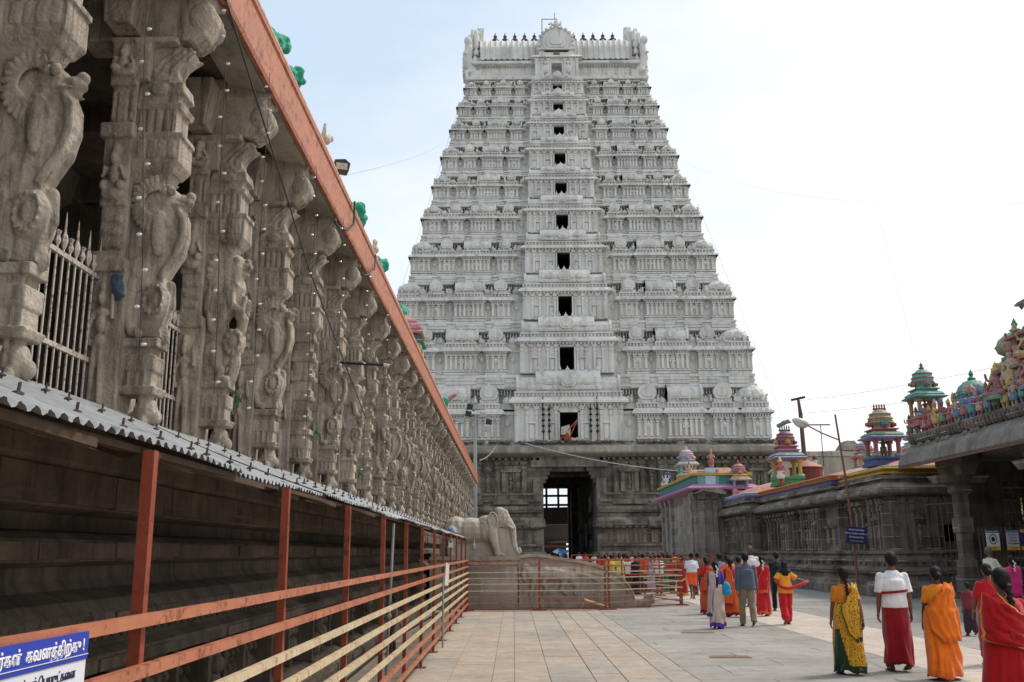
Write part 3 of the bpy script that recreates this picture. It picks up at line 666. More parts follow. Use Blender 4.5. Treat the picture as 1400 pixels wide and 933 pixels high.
while y<40:       # lotus petals hanging from the moulding, dwarf reliefs and pilasters in the frieze
    mb.ell((W+.05,y+.06,1.25),(.055,.062,.075),7,5); mb.lathe((W-.02,y+.06,1.12),[(.01,0),(.03,.03),(.03,.1)],6)
    y+=.15
y=1.5
while y<31:
    mb.box(W-.22,W-.13,y,y+.07,.32,.86); mb.box(W-.22,W-.10,y-.02,y+.09,.78,.86); mb.box(W-.22,W-.10,y-.02,y+.09,.32,.38)
    for j in range(3):
        u=y+.16+j*.17; mb.ell((W-.2,u,.52+rr.uniform(-.04,.04)),(.07,.07,.12),7,5); mb.ell((W-.18,u+rr.uniform(-.02,.02),.70),(.055,.05,.05),7,5); mb.ell((W-.17,u+.04,.44),(.05,.06,.04),6,4)
    y+=.66
mb.mi=0
y=2
while y<31:   # larger projecting dwarf-supported blocks
    mb.box(W-.2,W+.02,y,y+.34,.3,.88,); mb.ell((W+.02,y+.17,.5),(.08,.12,.16)); mb.ell((W+.04,y+.17,.72),(.07,.08,.08)); mb.ell((W-.02,y+.05,1.26),(.12,.07,.09)); y+=2.15
for za,zb,xo in ((.91,1.0,W-.045),(1.62,1.73,W-.02),(1.94,2.15,W-.04),(.05,.13,W+.1),(1.24,1.30,W+.07)):
    y=Y_H0
    while y<40: l=rr.uniform(.5,1.5); mb.box(xo-.05,xo+rr.uniform(.004,.03),y+.006,y+l-.006,za+rr.uniform(0,.01),zb-rr.uniform(0,.01)); y+=l
hb(mb,'frieze_carving',M_grandark)
# floor, back wall, ceiling, inner pillars
mb=MB(); mb.box(-9.3,-9.0,Y_H0,Y_H1,0,6.6); mb.box(-9,-3.6,Y_H1-.4,Y_H1-.1,2.31,5.9); mb.box(-9,-2.9,Y_H0+.1,Y_H0+.4,2.31,6.27); hb(mb,'back_and_end_walls',M_grandark)  # end walls added to stop outside light reaching the interior
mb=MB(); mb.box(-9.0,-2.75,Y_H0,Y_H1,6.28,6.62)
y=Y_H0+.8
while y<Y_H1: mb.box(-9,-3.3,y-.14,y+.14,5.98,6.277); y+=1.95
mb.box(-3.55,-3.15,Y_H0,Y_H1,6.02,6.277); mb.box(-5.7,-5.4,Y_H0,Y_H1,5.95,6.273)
hb(mb,'roof_slab',M_grandark)
# eave: sloping stone chajja with orange fascia
mb=MB(); yprism(mb,[(-2.8,6.2),(-2.42,6.1),(-2.40,6.16),(-2.46,6.3),(-2.8,6.45)],Y_H0,Y_H1); hb(mb,'eave_slab',M_granjoint)
mb=MB(); yprism(mb,[(-2.395,6.11),(-2.35,6.10),(-2.335,6.14),(-2.335,6.33),(-2.365,6.35),(-2.365,6.60),(-2.345,6.62),(-2.345,6.67),(-2.75,6.67),(-2.75,6.47),(-2.395,6.3)],Y_H0,Y_H1); hb(mb,'fascia',M_orange)
mb=MB(); yprism(mb,[(-2.342,6.672),(-2.342,6.70),(-2.8,6.70),(-2.8,6.672)],Y_H0,Y_H1); hb(mb,'fascia_cap',paint((214,164,138)))
for yy in (10,22,34,48):
    mb=MB(); 
    for xx in (-5.5,-7.3):
        for j in range(6): mb.ring(xx-.2,xx+.2,yy-8+j*1.95-.2,yy-8+j*1.95+.2,[(.08,2.3),(.08,2.7),(0,2.75),(0,3.3),(.05,3.35),(.05,3.7),(0,3.75),(0,5.2),(.05,5.3),(.25,5.6),(.3,5.95)])
    hb(mb,'inner_pillar_row',M_grandark)
# ---------------------------------------------------------------- pillar meshes
def relief(mb,x,y,z,h,side,kind=0):
    """small carved figure standing proud of a face; side=-1 faces -y"""
    s=side
    if kind==0:   # standing
        for dx in (-.06,.05): mb.limb([(x+dx,y+s*.03,z+.03),(x+dx*.9,y+s*.035,z+h*.28),(x+dx*.6,y+s*.03,z+h*.5)],[.030,.036,.045],7)
        mb.ell((x,y+s*.03,z+h*.52),(.075,.05,.06)); mb.ell((x,y+s*.03,z+h*.68),(.06,.045,.09)); mb.ell((x,y+s*.035,z+h*.76),(.085,.04,.04))
        mb.ell((x,y+s*.04,z+h*.88),(.05,.05,.06)); mb.ell((x,y+s*.03,z+h*.97),(.045,.04,.06))
        mb.limb([(x-.085,y+s*.03,z+h*.76),(x-.13,y+s*.04,z+h*.62),(x-.1,y+s*.06,z+h*.5)],[.028,.025,.022],6)
        mb.limb([(x+.085,y+s*.03,z+h*.76),(x+.14,y+s*.04,z+h*.72),(x+.13,y+s*.05,z+h*.9)],[.028,.025,.022],6)
    else:         # seated
        mb.ell((x,y+s*.03,z+h*.12),(.15,.05,h*.12)); mb.ell((x-.1,y+s*.05,z+h*.25),(.06,.05,.045)); mb.ell((x+.1,y+s*.05,z+h*.25),(.06,.05,.045))
        mb.ell((x,y+s*.03,z+h*.45),(.07,.05,h*.2)); mb.ell((x,y+s*.045,z+h*.72),(.055,.05,.06)); mb.ell((x,y+s*.03,z+h*.88),(.05,.04,.07))
        for q in (-1,1): mb.limb([(x+q*.07,y+s*.03,z+h*.56),(x+q*.13,y+s*.04,z+h*.42),(x+q*.1,y+s*.07,z+h*.55)],[.026,.024,.022],6)
def make_pillar(var):
    rr=random.Random(100+var)
    sh=MB()       # rear shaft
    X0,X1,T=-.34,.0,.22
    def bk(x0,x1,t,z0,z1,b=0,tt=0): sh.box(x0,x1,-t,t,z0,z1,b=b,t=tt,back=True)
    bk(X0-.06,X1+.1,T+.05,0,.22); bk(X0-.03,X1+.08,T+.03,.22,.30); bk(X0-.05,X1+.1,T+.045,.30,.36); bk(X0,X1+.05,T,.36,1.42)
    bk(X0-.04,X1+.05,T+.035,1.42,1.52); bk(X0-.02,X1,T+.02,1.52,1.58); bk(X0+.02,X1,T-.03,1.58,1.95); bk(X0,X1,T,1.95,2.5); bk(X0-.05,X1+.02,T+.04,2.5,2.62); bk(X0+.03,X1,T-.03,2.62,2.95)
    bk(X0,X1,T,2.95,3.0,tt=.0); bk(X0,X1+.1,T,3.0,3.52); bk(X0-.02,X1+.36,T+.01,3.49,3.56,tt=.015)
    for s in (-1,1):
        relief(sh,-.17,s*T,.40,.92,s,0); relief(sh,-.17,s*T,1.98,.46,s,1); relief(sh,-.17,s*(T),3.02,.42,s,1)
        for z in (1.62,1.72,1.82): sh.box(-.27,-.07,s*(T-.03)-.02,s*(T-.03)+.02,z,z+.05)
        for j in range(4): sh.box(-.3+j*.075,-.265+j*.075,s*(T-.03)-.018,s*(T-.03)+.018,2.66,2.9)
    sh.v=[(x*.62 if x<0 else x*.8,y*.8,z if z<3 else 3+(z-3)*.64) for x,y,z in sh.v]
    sm=fuse(sh,.010,'shaft',M_gran,1,disp=.003,dscale=9)
    # front colonnette: pedestal, stacked pavilion
    ft=MB(); D=.15
    def fb(x0,x1,t,z0,z1,b=0,tt=0): ft.box(x0,x1,-t,t,z0,z1,b=b,t=tt,back=True)
    fb(0,.40,D,-.0,.06); fb(0,.42,D+.02,.50,.56,tt=.03); fb(0,.39,D,.56,.68); fb(0,.41,D+.02,.68,.80); fb(0,.36,D-.02,.80,.86); fb(0,.42,D+.02,.86,.93,tt=-.01)
    fb(0,.085,.09,.9,2.2)
    if var==2: # plain clustered colonnette of stacked drums
        z=.93
        while z<2.1: fb(.02,.30,D-.02,z,z+.12); fb(.0,.36,D+.02,z+.12,z+.17,tt=.02); fb(.0,.34,D,z+.17,z+.26); z+=.26
    fb(0,.30,D-.03,2.16,2.24,tt=.04); fb(0,.36,D+.02,2.24,2.32,tt=.06); fb(0,.42,D+.07,2.32,2.52); fb(0,.44,D+.08,2.52,2.56)
    for j in range(5): fb(.03+j*.075,.07+j*.075,D+.055,2.57,2.74)
    fb(0,.36,D+.03,2.56,2.76); fb(0,.40,D+.06,2.76,2.81,tt=.02); fb(0,.37,D+.03,2.81,2.9); fb(0,.42,D+.05,2.9,3.0,tt=-.02)
    for s in (-1,1):
        for q in range(4): ft.box(.04+q*.095,.10+q*.095,s*(D+.07)-.022,s*(D+.07)+.022,2.35,2.49); ft.box(.03+q*.09,.05+q*.09,s*(D+.0)-.02,s*(D+.0)+.02,.58,.67)
        ft.ell((.2,s*(D+.05),2.93),(.09,.03,.05)); ft.ell((.2,s*(D+.06),2.42),(.08,.03,.08)); ft.ell((.32,s*(D+.06),2.42),(.05,.03,.07))
    # scrolled bracket
    pr=[(0,3.0),(.30,3.0),(.34,3.08),(.33,3.18),(.36,3.27),(.42,3.34),(.45,3.42),(.44,3.49),(0,3.49)]
    ft.prism(pr,-.14,.14,'w')
    for s in (-1,1):
        for q in (0,.08,.16): ft.limb([(.1+q,s*.14,3.03),(.12+q,s*.14,3.2),(.2+q,s*.14,3.32),(.3+q,s*.14,3.42)],[.018,.02,.022,.03],6)
        ft.ell((.17,s*.14,3.08),(.09,.04,.07))
    # base lion
    ft.ell((.2,0,.2),(.18,.13,.2)); ft.ell((.3,0,.38),(.13,.13,.13)); ft.ell((.41,0,.34),(.07,.08,.06))
    for s in (-1,1): ft.limb([(.3,s*.1,.3),(.36,s*.11,.16),(.42,s*.1,.05)],[.06,.05,.05],7); ft.ell((.15,s*.12,.12),(.12,.06,.11)); ft.ell((.27,s*.11,.47),(.03,.02,.04))
    nar=lambda z:.68+.18*min(1,max(0,(z-.8)/.75))
    up=lambda z:z if z<3 else 3+(z-3)*.64
    ft.v=[(x*nar(z) if x>0 else x,y*.66,up(z)) for x,y,z in ft.v]
    fm=fuse(ft,.009,'colonnette',M_gran,1,disp=.0025,dscale=10)
    ym=None
    if var!=2:
        y=MB(); j=lambda a:rr.uniform(-a,a)
        bx=.02+j(.01); k=1+.06*(var-1)
        if var==1:
            y.limb([(.10,0,.98),(.17,0,1.16),(.16,0,1.36),(.14,0,1.52),(.20,0,1.68),(.26,0,1.84),(.24,0,2.0)],[.14,.15,.115,.11,.145,.15,.13],12)
            y.ell((.30,0,1.80),(.10,.10,.16)); y.ell((.27,0,2.06),(.14,.135,.12)); y.ell((.39,0,2.05),(.08,.085,.055)); y.ell((.385,0,1.975),(.055,.07,.035)); y.ell((.41,0,2.10),(.04,.05,.04))
            for s in (-1,1):
                for q in range(13): # mane ruff as radial ridges
                    a=R(75+q*20); y.limb([(.21+.09*math.cos(a),s*.11,1.99+.10*math.sin(a)),(.21+.185*math.cos(a),s*.115,1.99+.2*math.sin(a))],[.022,.028],6)
                y.ell((.21,s*.10,1.99),(.17,.05,.18)); y.ell((.32,s*.12,2.11),(.035,.03,.035)); y.ell((.26,s*.12,2.19),(.035,.025,.06))
                y.limb([(.26,s*.12,1.82),(.30,s*.15,1.66),(.40,s*.12,1.60),(.42,s*.1,1.72)],[.06,.05,.04,.035],8)
                y.ell((.12,s*.12,1.14),(.13,.07,.17)); y.limb([(.16,s*.14,1.12),(.26,s*.14,1.02),(.24,s*.13,.95),(.34,s*.12,.94)],[.07,.05,.045,.04],8)
                a0=.34; y.lathe((0,0,0),[(.001,0),(.001,.001)],3)
                y.ell((.34,s*.05,1.30),(.115,.09,.14)); 
                for q in range(10):
                    a=R(q*36); y.ell((.34+.085*math.cos(a),s*.12,1.30+.105*math.sin(a)),(.026,.03,.03),6,5)
                y.ell((.34,s*.13,1.30),(.045,.03,.05),8,6)
                y.limb([(.1,s*.13,1.42),(.04,s*.16,1.62),(.06,s*.17,1.8)],[.035,.03,.03],6)
            y.limb([(.33,0,1.62),(.40,0,1.52),(.39,0,1.42)],[.06,.06,.06],8); y.limb([(.36,0,1.22),(.38,0,1.1),(.36,0,.95)],[.06,.07,.07],8)
        else:
            y.limb([(.14,0,2.0),(.20,0,1.87),(.25,0,1.72),(.20,0,1.56),(.11,0,1.42),(.08,0,1.24),(.10,0,1.06),(.16,0,.97)],[.14,.165,.175,.15,.135,.12,.10,.07],16)
            y.prism([(0,2.1),(.36,2.05),(.44,1.92),(.455,1.76),(.42,1.62),(.35,1.50),(.31,1.42),(.34,1.34),(.40,1.26),(.40,1.12),(.36,1.0),(.38,.94),(0,.94)],-.095,.095,'w')
            y.ell((.26,0,2.02),(.15,.15,.13)); y.ell((.40,0,2.03),(.10,.10,.055)); y.ell((.37,0,1.925),(.085,.085,.035)); y.ell((.465,0,2.075),(.045,.06,.04)); y.ell((.40,0,1.975),(.07,.07,.03))
            for s in (-1,1):
                y.tube([(.36,s*.10,2.0),(.425,s*.10,1.88),(.435,s*.10,1.74),(.395,s*.10,1.59),(.325,s*.10,1.47),(.29,s*.10,1.40)],[.03]*6,8)
                y.ell((.25,s*.165,1.76),(.06,.045,.17)); y.ell((.26,s*.17,1.60),(.04,.035,.04),8,6)
                y.ell((.11,s*.115,1.43),(.125,.06,.145)); y.limb([(.07,s*.135,1.34),(.05,s*.14,1.12),(.10,s*.14,.99),(.18,s*.14,.96)],[.065,.055,.045,.04],8)
                y.ell((.275,s*.10,1.22),(.12,.07,.15))
                for q in range(14): a=R(q*25.7); y.ell((.275+.085*math.cos(a),s*.165,1.22+.11*math.sin(a)),(.017,.018,.02),6,5)
                y.ell((.275,s*.165,1.22),(.045,.025,.06),8,6)
                for q in range(17):
                    a=R(95+q*13); y.limb([(.22+.11*math.cos(a),s*.175,1.99+.11*math.sin(a)),(.22+.205*math.cos(a),s*.145,1.99+.22*math.sin(a))],[.017,.022],6)
                y.ell((.20,s*.09,1.98),(.18,.045,.19)); y.ell((.34,s*.165,2.08),(.04,.035,.04)); y.ell((.40,s*.115,1.985),(.05,.025,.012),8,6); y.limb([(.30,s*.15,2.13),(.38,s*.14,2.12)],[.018,.014],6); y.ell((.25,s*.145,2.13),(.03,.03,.06)); y.ell((.38,s*.08,1.97),(.02,.02,.03),6,5)
            y.limb([(.36,0,1.34),(.38,0,1.2),(.34,0,1.05),(.38,0,.95)],[.055,.06,.055,.06],8)
        y.box(0,.12,-.10,.10,.93,2.2,back=True)
        y.v=[(x*(nar(z)+.06) if x>0 else x,yy*.68,z) for x,yy,z in y.v]
        ym=fuse(y,.008,'lion_figure',M_gran,1,disp=.0025,dscale=18)
    cb=MB() # corbel over the capital with stepped rolled front
    cb.prism([(-.5,3.56),(.36,3.56),(.44,3.60),(.50,3.70),(.50,3.76),(.44,3.80),(.47,3.86),(.47,3.98),(-.5,3.98)],-.19,.19,'w')
    for s in (-1,1):
        cb.box(.1,.5,s*.19-.02,s*.19+.02,3.83,3.95); cb.ell((.42,s*.18,3.70),(.10,.05,.08)); cb.prism([(-.2,3.57),(.0,3.57),(.05,3.9),(-.25,3.9)],s*.19,s*.55,'w')
    cb.v=[(x*1.1 if x>0 else x,y*.75,3.355+(z-3.56)*1.48) for x,y,z in cb.v]
    cm=fuse(cb,.009,'corbel',M_gran,0,disp=.002,dscale=9)
    return sm,fm,ym,cm
PM=[make_pillar(v) for v in range(4)]
seq=[0,0,1,0,2,3,1,2,1,3,0,1,3,0,2,1,3,0,1,3,1,0,3,1,0,3,1,0,2,1]
# the four meshes of a pillar hang under one child of the hall
for i in range(32):
    yy=5.18+1.8*i-(.10 if i==0 else 0); v=(seq+[1,3])[i]; sm,fm,ym,cm=PM[v]
    e=bpy.data.objects.new('carved_pillar',sm); COL.objects.link(e); e.parent=hall; e.location=(4+PX,yy-28,ZP)
    for nm,me in (('colonnette',fm),('lion_figure',ym),('corbel',cm)):
        if me is None: continue
        c=link(nm,me,e)
        c.location=(0,0,0)
    e.scale=(1,1 if i%3 else .96,1)
# window grilles between the nearest pillars
def grille(y0,y1,label):
    t=thing('iron_grille',label,'grille',(-3.10,y0,ZP),group='spiked grilles between the near pillars')
    n=max(4,int((y1-y0)/.09)); m=MB(); sp=MB()
    for i in range(n+1):
        y=(y1-y0)*i/n; h=1.42 
        m.tube([(0,y,0),(0,y,h)],.009,6)
        if i%2==0: sp.lathe((0,y,h),[(.011,0),(.026,.05),(.02,.09),(.010,.12),(.007,.2),(.001,.27)],6)
        else: sp.lathe((0,y,h),[(.011,0),(.022,.03),(.012,.07),(.024,.1),(.004,.11)],6)
    m.build('bars',M_iron,t); sp.build('spikes',M_iron,t)
    for z in (.12,.72,1.36):
        c=MB(); c.box(-.02,.014,-.03,y1-y0+.03,z,z+.035); c.build('cross_rail',M_iron,t)
grille(5.5,6.82,'pale spiked iron grille left of the second visible lion pillar')
grille(7.3,8.62,'pale spiked iron grille right of the second visible lion pillar')
grille(3.7,5.02,'pale spiked iron grille nearest the camera behind the canopy edge')
# string lights hanging from the eave
SL=[(5.6,-2.45,4.2,.2),(6.9,-2.3,3.6,.1),(8.2,-2.28,3.9,.0),(10.4,-2.28,3.7,0),(12.2,-2.28,3.4,0),(14.5,-2.28,3.6,0),(17,-2.28,3.2,0),(20,-2.28,3.4,0),(23.5,-2.28,3.1,0)]
mw=plain('bulb_glass',(.75,.75,.72),.2)
for i,(y,x,l,dx) in enumerate(SL):
    t=thing('string_light','thin strand of white bulbs under the orange eave, %s from the near end'%['first','second','third','fourth','fifth','sixth','seventh','eighth','ninth'][i],'string light',(x,y,6.1),group='bulb strands hanging from the eave')
    l=min(l,3.3); m=MB(); b=MB(); r2=random.Random(i)
    pts=[(dx*q/10,.02*math.sin(q),-l*q/10) for q in range(11)]; m.tube(pts,.003,4)
    q=.15
    while q<l: b.ell((dx*q/l+r2.choice((-1,1))*.022,r2.uniform(-.015,.015),-q),(.02,.011,.011),6,4); q+=.235
    m.build('cable',M_wire,t); b.build('bulbs',mw,t)
# slack cables
def cable(name,label,pts,r=.008,mat=None,sag=0,n=14):
    m=MB(); P=[Vector(p) for p in pts]; out=[]
    for a,b in zip(P[:-1],P[1:]):
        for i in range(n):
            q=i/n; p=a.lerp(b,q); p.z-=sag*4*q*(1-q); out.append(p)
    out.append(P[-1]); m.tube(out,r,5)
    return tag(m.build(name,mat or M_wire),label,'cable')
cable('slanted_cable','straight dark cable running diagonally in front of the pillar brackets',[(-2.30,5.6,6.5),(-2.45,11,5.0),(-2.5,16,3.9)],.009)
cable('looped_cable','black cable loop drooping over the orange fascia',[(-2.31,13.2,6.72),(-2.28,13.0,6.3),(-2.4,12.2,6.05)],.018,sag=.1)
cable('looped_cable','smaller black cable loop farther along the orange fascia',[(-2.31,15.4,6.6),(-2.28,15,6.25),(-2.4,14.2,6.0)],.016,sag=.12)
t=thing('outrigger_pole','short dark pole with a pale end sticking out between the middle pillars','pole',(-2.55,15.7,4.75)); m=MB(); m.tube([(-.45,0,.05),(.38,0,-.0)],.022,6); m.build('rod',M_black,t); m=MB(); m.tube([(.38,0,0),(.46,0,-.01)],.03,6); m.build('tip',paint((200,200,195)),t)
# objects along the roof edge
def clothlump(y,x,z,s,label,c=(30,150,122)):
    m=MB(); r2=random.Random(int(y*10)); 
    for i in range(5): m.ell((r2.uniform(-.1,.1)*s,i*.12*s,r2.uniform(0,.2)*s),(.14*s,.16*s,.16*s*r2.uniform(.7,1.2)))
    me=fuse(m,.016,'bundled_cloth',fab(c),1,disp=.035,dscale=11); o=link('bundled_cloth',me); o.location=(x,y,z); tag(o,label,'cloth'); return o
clothlump(8.75,-2.42,6.78,0.62,'green cloth bundle highest on the orange roof edge, nearest the camera'); clothlump(9.45,-2.42,6.78,0.57,'pointed green cloth bundle just below the highest one on the roof edge')
clothlump(13.9,-2.42,6.78,0.66,'green cloth bundle on the roof edge beyond the floodlight'); clothlump(16.6,-2.42,6.78,0.66,'green cloth bundle on the roof edge beside a pale carving'); clothlump(19.9,-2.42,6.78,0.66,'green cloth bundle on the roof edge near the little painted shrine')
clothlump(33,-2.42,6.78,0.74,'farthest small green cloth on the roof edge')
t=thing('floodlight','small black floodlight tilted outwards on the orange roof edge','floodlight',(-2.36,12.3,6.86),rz=R(20),sc=.6); m=MB(); m.prism([(-.16,-.1),(.16,-.1),(.2,.1),(.08,.2),(-.16,.16)],-.13,.13,'w'); m.build('housing',M_black,t); m=MB(); m.box(-.13,.13,-.137,-.131,-.07,.09); m.build('glass',paint((196,170,150)),t); m=MB(); m.tubebox((-.05,0,-.1),(-.1,0,-.25),.04,.04); m.build('bracket',M_black,t)
m=MB(); m.ell((0,0,.1),(.1,.2,.1)); m.ell((.05,.2,.2),(.07,.1,.08)); m.limb([(0,-.15,.1),(.05,-.3,.25)],[.05,.03]); o=link('roof_carving',fuse(m,.025,'roof_carving',paint((206,198,180)),2)); o.scale=(.7,.7,.7); o.location=(-2.38,11.3,6.78); tag(o,'small pale bird-like carving on the roof edge above the floodlight','carving')
m=MB(); m.ell((0,0,.1),(.1,.25,.1)); m.ell((.03,-.2,.22),(.07,.1,.08)); o=link('roof_carving',fuse(m,.025,'roof_carving',paint((206,198,180)),2)); o.scale=(.7,.7,.7); o.location=(-2.40,15.9,6.8); tag(o,'small pale carving lying beside a green bundle on the roof edge','carving')
# bird and dark cloth knot on pillar two, fresh leaves tied to pillars
m=MB(); m.ell((0,0,0),(.05,.04,.09)); m.ell((.03,0,-.08),(.04,.03,.05)); o=link('cloth_knot',fuse(m,.012,'cloth_knot',fab((60,74,92)),1,disp=.02,dscale=20)); o.location=(-2.94,6.78,3.62); tag(o,'dark blue cloth knot stuck to the second pillar beside its standing figure','cloth')
for i,(y,z,lb) in enumerate([(8.85,3.1,'third'),(12.45,3.25,'fifth'),(16.05,3.0,'seventh')]):
    m=MB(); r2=random.Random(i)
    for q in range(14): a=r2.uniform(0,6.28); m.tube([(0,0,0),(.03*math.cos(a),.03*math.sin(a),-.06),(.05*math.cos(a),.05*math.sin(a),r2.uniform(-.2,.02))],[.004,.012,.002],4)
    o=m.build('leaf_garland',fab((60,96,62))); o.location=(-2.55,y-.12,z); tag(o,'sprig of withered green leaves tied to the %s lion pillar'%lb,'garland')
# ================================================================ queue passage: canopy, posts, rails
can=thing('queue_canopy','corrugated metal canopy on red posts with orange and cream rails along the hall','canopy',(-1.6,14,0))
def cb_(mb,name,mat,parent=None,smooth=False):
    o=mb.build(name,mat,parent or can,smooth)
    if parent is None: o.location=(1.6,-14,0)
    return o
XR=-1.375
PY=[1.4+2.2*k for k in range(13)]
for y in PY:
    m=MB(); m.box(XR-.022,XR+.022,y-.022,y+.022,0,2.035); m.box(XR-.08,XR+.08,y-.08,y+.08,0,.012); cb_(m,'post',M_redpost)
RZ=[1.42,1.245,1.07,.905,.74,.55,.375,.2]
for i,z in enumerate(RZ):
    m=MB(); y0=.2
    m.box(XR+.024,XR+.064,y0,28.35,z-.021,z+.021); cb_(m,'rail',M_orange if i<2 or i>5 else M_cream)
m=MB(); m.box(XR-.085,XR-.055,.2,28.4,2.03,2.055); cb_(m,'front_purlin',M_wood)
m=MB(); m.box(-2.5,-2.43,.2,28.4,2.38,2.44)
for y in PY: m.tubebox((XR,y+.06,2.0),(-2.62,y+.06,2.43),.045,.06)
cb_(m,'rafters',M_wood)
m=MB()
for k in range(9): # loose battens and broken laths under the sheet
    y=.6+k*1.1; m.tubebox((-1.5,y,2.05+.02*(k%3)),(-1.48+.05*(k%2),y+1.5,2.02),.05,.03)
cb_(m,'batten',M_wood)
# sheets: profile z along slope, waves along y
def sheet(y0,y1,dz,dx):
    m=MB(); per=.088; ny=int((y1-y0)/per*8); nx=5; r2=random.Random(int(y0*7))
    xa,za=-1.405+dx,2.065+dz; xb,zb=-2.72,2.60+dz
    for j in range(ny+1):
        y=y0+(y1-y0)*j/ny; wv=.0125*math.cos(2*math.pi*y/per)
        jag=r2.uniform(-.004,.004)
        for i in range(nx+1):
            q=i/nx; sag=-.02*math.sin(math.pi*q)+.008*math.sin(y*2.1+q*2)
            x=xa+(xb-xa)*q+(jag if i==0 else 0); z=za+(zb-za)*q
            m.v.append((x,y,z+wv+sag))
    for j in range(ny):
        for i in range(nx): a=j*(nx+1)+i; m.f.append((a,a+1,a+nx+2,a+nx+1)); m.m.append(0)
    o=cb_(m,'roof_sheet',M_galv,smooth=True)
    b=MB()
    for x,z in ((-1.6,2.15),(-2.35,2.45)):
        y=y0+.15
        while y<y1:
            b.tube([(x,y,z+dz-.01),(x+.004,y+.004,z+dz+.045)],.006,5); b.lathe((x,y,z+dz),[(.022,.004),(.02,.012),(.004,.018)],8); y+=.42
    b.build('bolts',paint((74,52,44)),o)
ys=[.1]; 
while ys[-1]<28: ys.append(ys[-1]+2.35)
for i in range(len(ys)-1): sheet(ys[i],min(ys[i+1]+.12,28.6),.004*(i%2)+(.012 if i in(3,6) else 0),[0,.02,-.015,.01,.0,.025,-.02,.01,0,.015,0,0,0][i%13])
# loose poles in the railing
t=thing('steel_pole','thin pale steel pole leaning inside the queue railing','pole',(-1.46,11.3,0)); m=MB(); m.tube([(0,0,0),(.0,.45,2.0)],.018,6); m.build('tube',M_pole,t); m=MB(); m.lathe((0,.2,.9),[(.02,0),(.035,.01),(.035,.04),(.02,.05)],8); m.build('clamp',M_pole,t)
t=thing('steel_pole','slim upright steel pole tied outside the queue railing under the paper roll','pole',(-1.27,17.6,0)); m=MB(); m.tube([(0,0,0),(.0,0,1.2)],.018,6); m.build('tube',M_pole,t); m=MB(); m.lathe((0,0,1.2),[(.03,0),(.03,.03)],8); m.build('cap',M_pole,t)
m=MB(); m.prism([(-.07,0),(.05,.0),(.08,.38),(-.03,.42)],-.006,.006,'w'); o=m.build('paper_notice',plain('crumpled_paper',(.6,.6,.58),.8,var=.2,scale=20)); o.location=(-1.25,18.2,1.05); o.rotation_euler=(0,0,R(60)); tag(o,'crumpled grey paper notice hung on the queue railing','notice')
m=MB(); m.box(-.05,.05,-.012,.012,0,.1); m.tube([(-.05,0,.1),(0,0,.18),(.05,0,.1)],.008,5); o=m.build('padlock_tag',paint((210,208,200))); o.location=(-1.31,20.2,1.75); tag(o,'tiny pale tag hooked on a post under the canopy','tag')
m=MB(); 
for q in range(5): m.ell((q*.03,q*.1,.03*math.sin(q*2)),(.06,.08,.06))
o=link('blue_cloth',fuse(m,.02,'blue_cloth',fab((46,104,176)),1)); o.scale=(.55,)*3; o.location=(-1.7,25.6,2.26); tag(o,'small blue cloth lying on the far end of the canopy','cloth')
# cable along passage floor
cable('floor_cable','black cables trailed along the passage floor by the plinth',[(-2.3,4,.03),(-2.2,12,.03),(-2.3,20,.03),(-2.1,27,.03)],.02)
# seated person far inside the passage is added with the people
# ---------------------------------------------------------------- notice board with Tamil lettering
def text(body,size,mat,parent,loc,rot,depth=.0015,align='LEFT',name='lettering',sx=1,bold=0):
    c=bpy.data.curves.new('t','FONT'); c.body=body; c.size=size; c.extrude=depth; c.align_x=align; c.offset=bold
    o=bpy.data.objects.new('t',c); TS.collection.objects.link(o)
    TV.update(); me=bpy.data.meshes.new_from_object(o.evaluated_get(TV.depsgraph)); bpy.data.objects.remove(o); bpy.data.curves.remove(c)
    me.name=name; me.materials.clear(); me.materials.append(mat)
    ob=link(name,me,parent); ob.location=loc; ob.rotation_euler=rot; ob.scale=(sx,1,1); return ob
t=thing('notice_board','white notice board with blue heading band and Tamil lettering on the near railing','notice board',(-1.295,2.30,1.0))
t.rotation_euler=(0,0,R(90))
white=plain('board_white',srgb(214,216,226),.5,var=.04); blue=plain('board_blue',srgb(40,62,166),.5,var=.08)
m=MB(); m.box(0,.69,-.004,.004,0,.345); m.build('panel',white,t)
m=MB(); m.box(0,.69,-.008,.004,.347,.425); m.build('heading_band',blue,t)
m=MB(); m.box(.003,.69,-.0105,-.0085,.3595,.3615); m.build('underline',white,t)
lm=plain('letter_white',(.85,.85,.85),.5,var=.02); ld=plain('letter_navy',(.03,.035,.09),.5,var=.05)
text('பக்தர்கள்  கவனத்திற்கு !',.046,lm,t,(.063,-.009,.374),(R(90),0,0),bold=.0008,sx=.98)
text('பக்தர்கள் தங்கள் ெபாருட்கைள',.036,ld,t,(.115,-.005,.300),(R(90),0,0),sx=.86)
text('கவனமாக பார்த்துக்ெகாள்ளுமாறு',.036,ld,t,(.10,-.005,.240),(R(90),0,0),sx=.78)
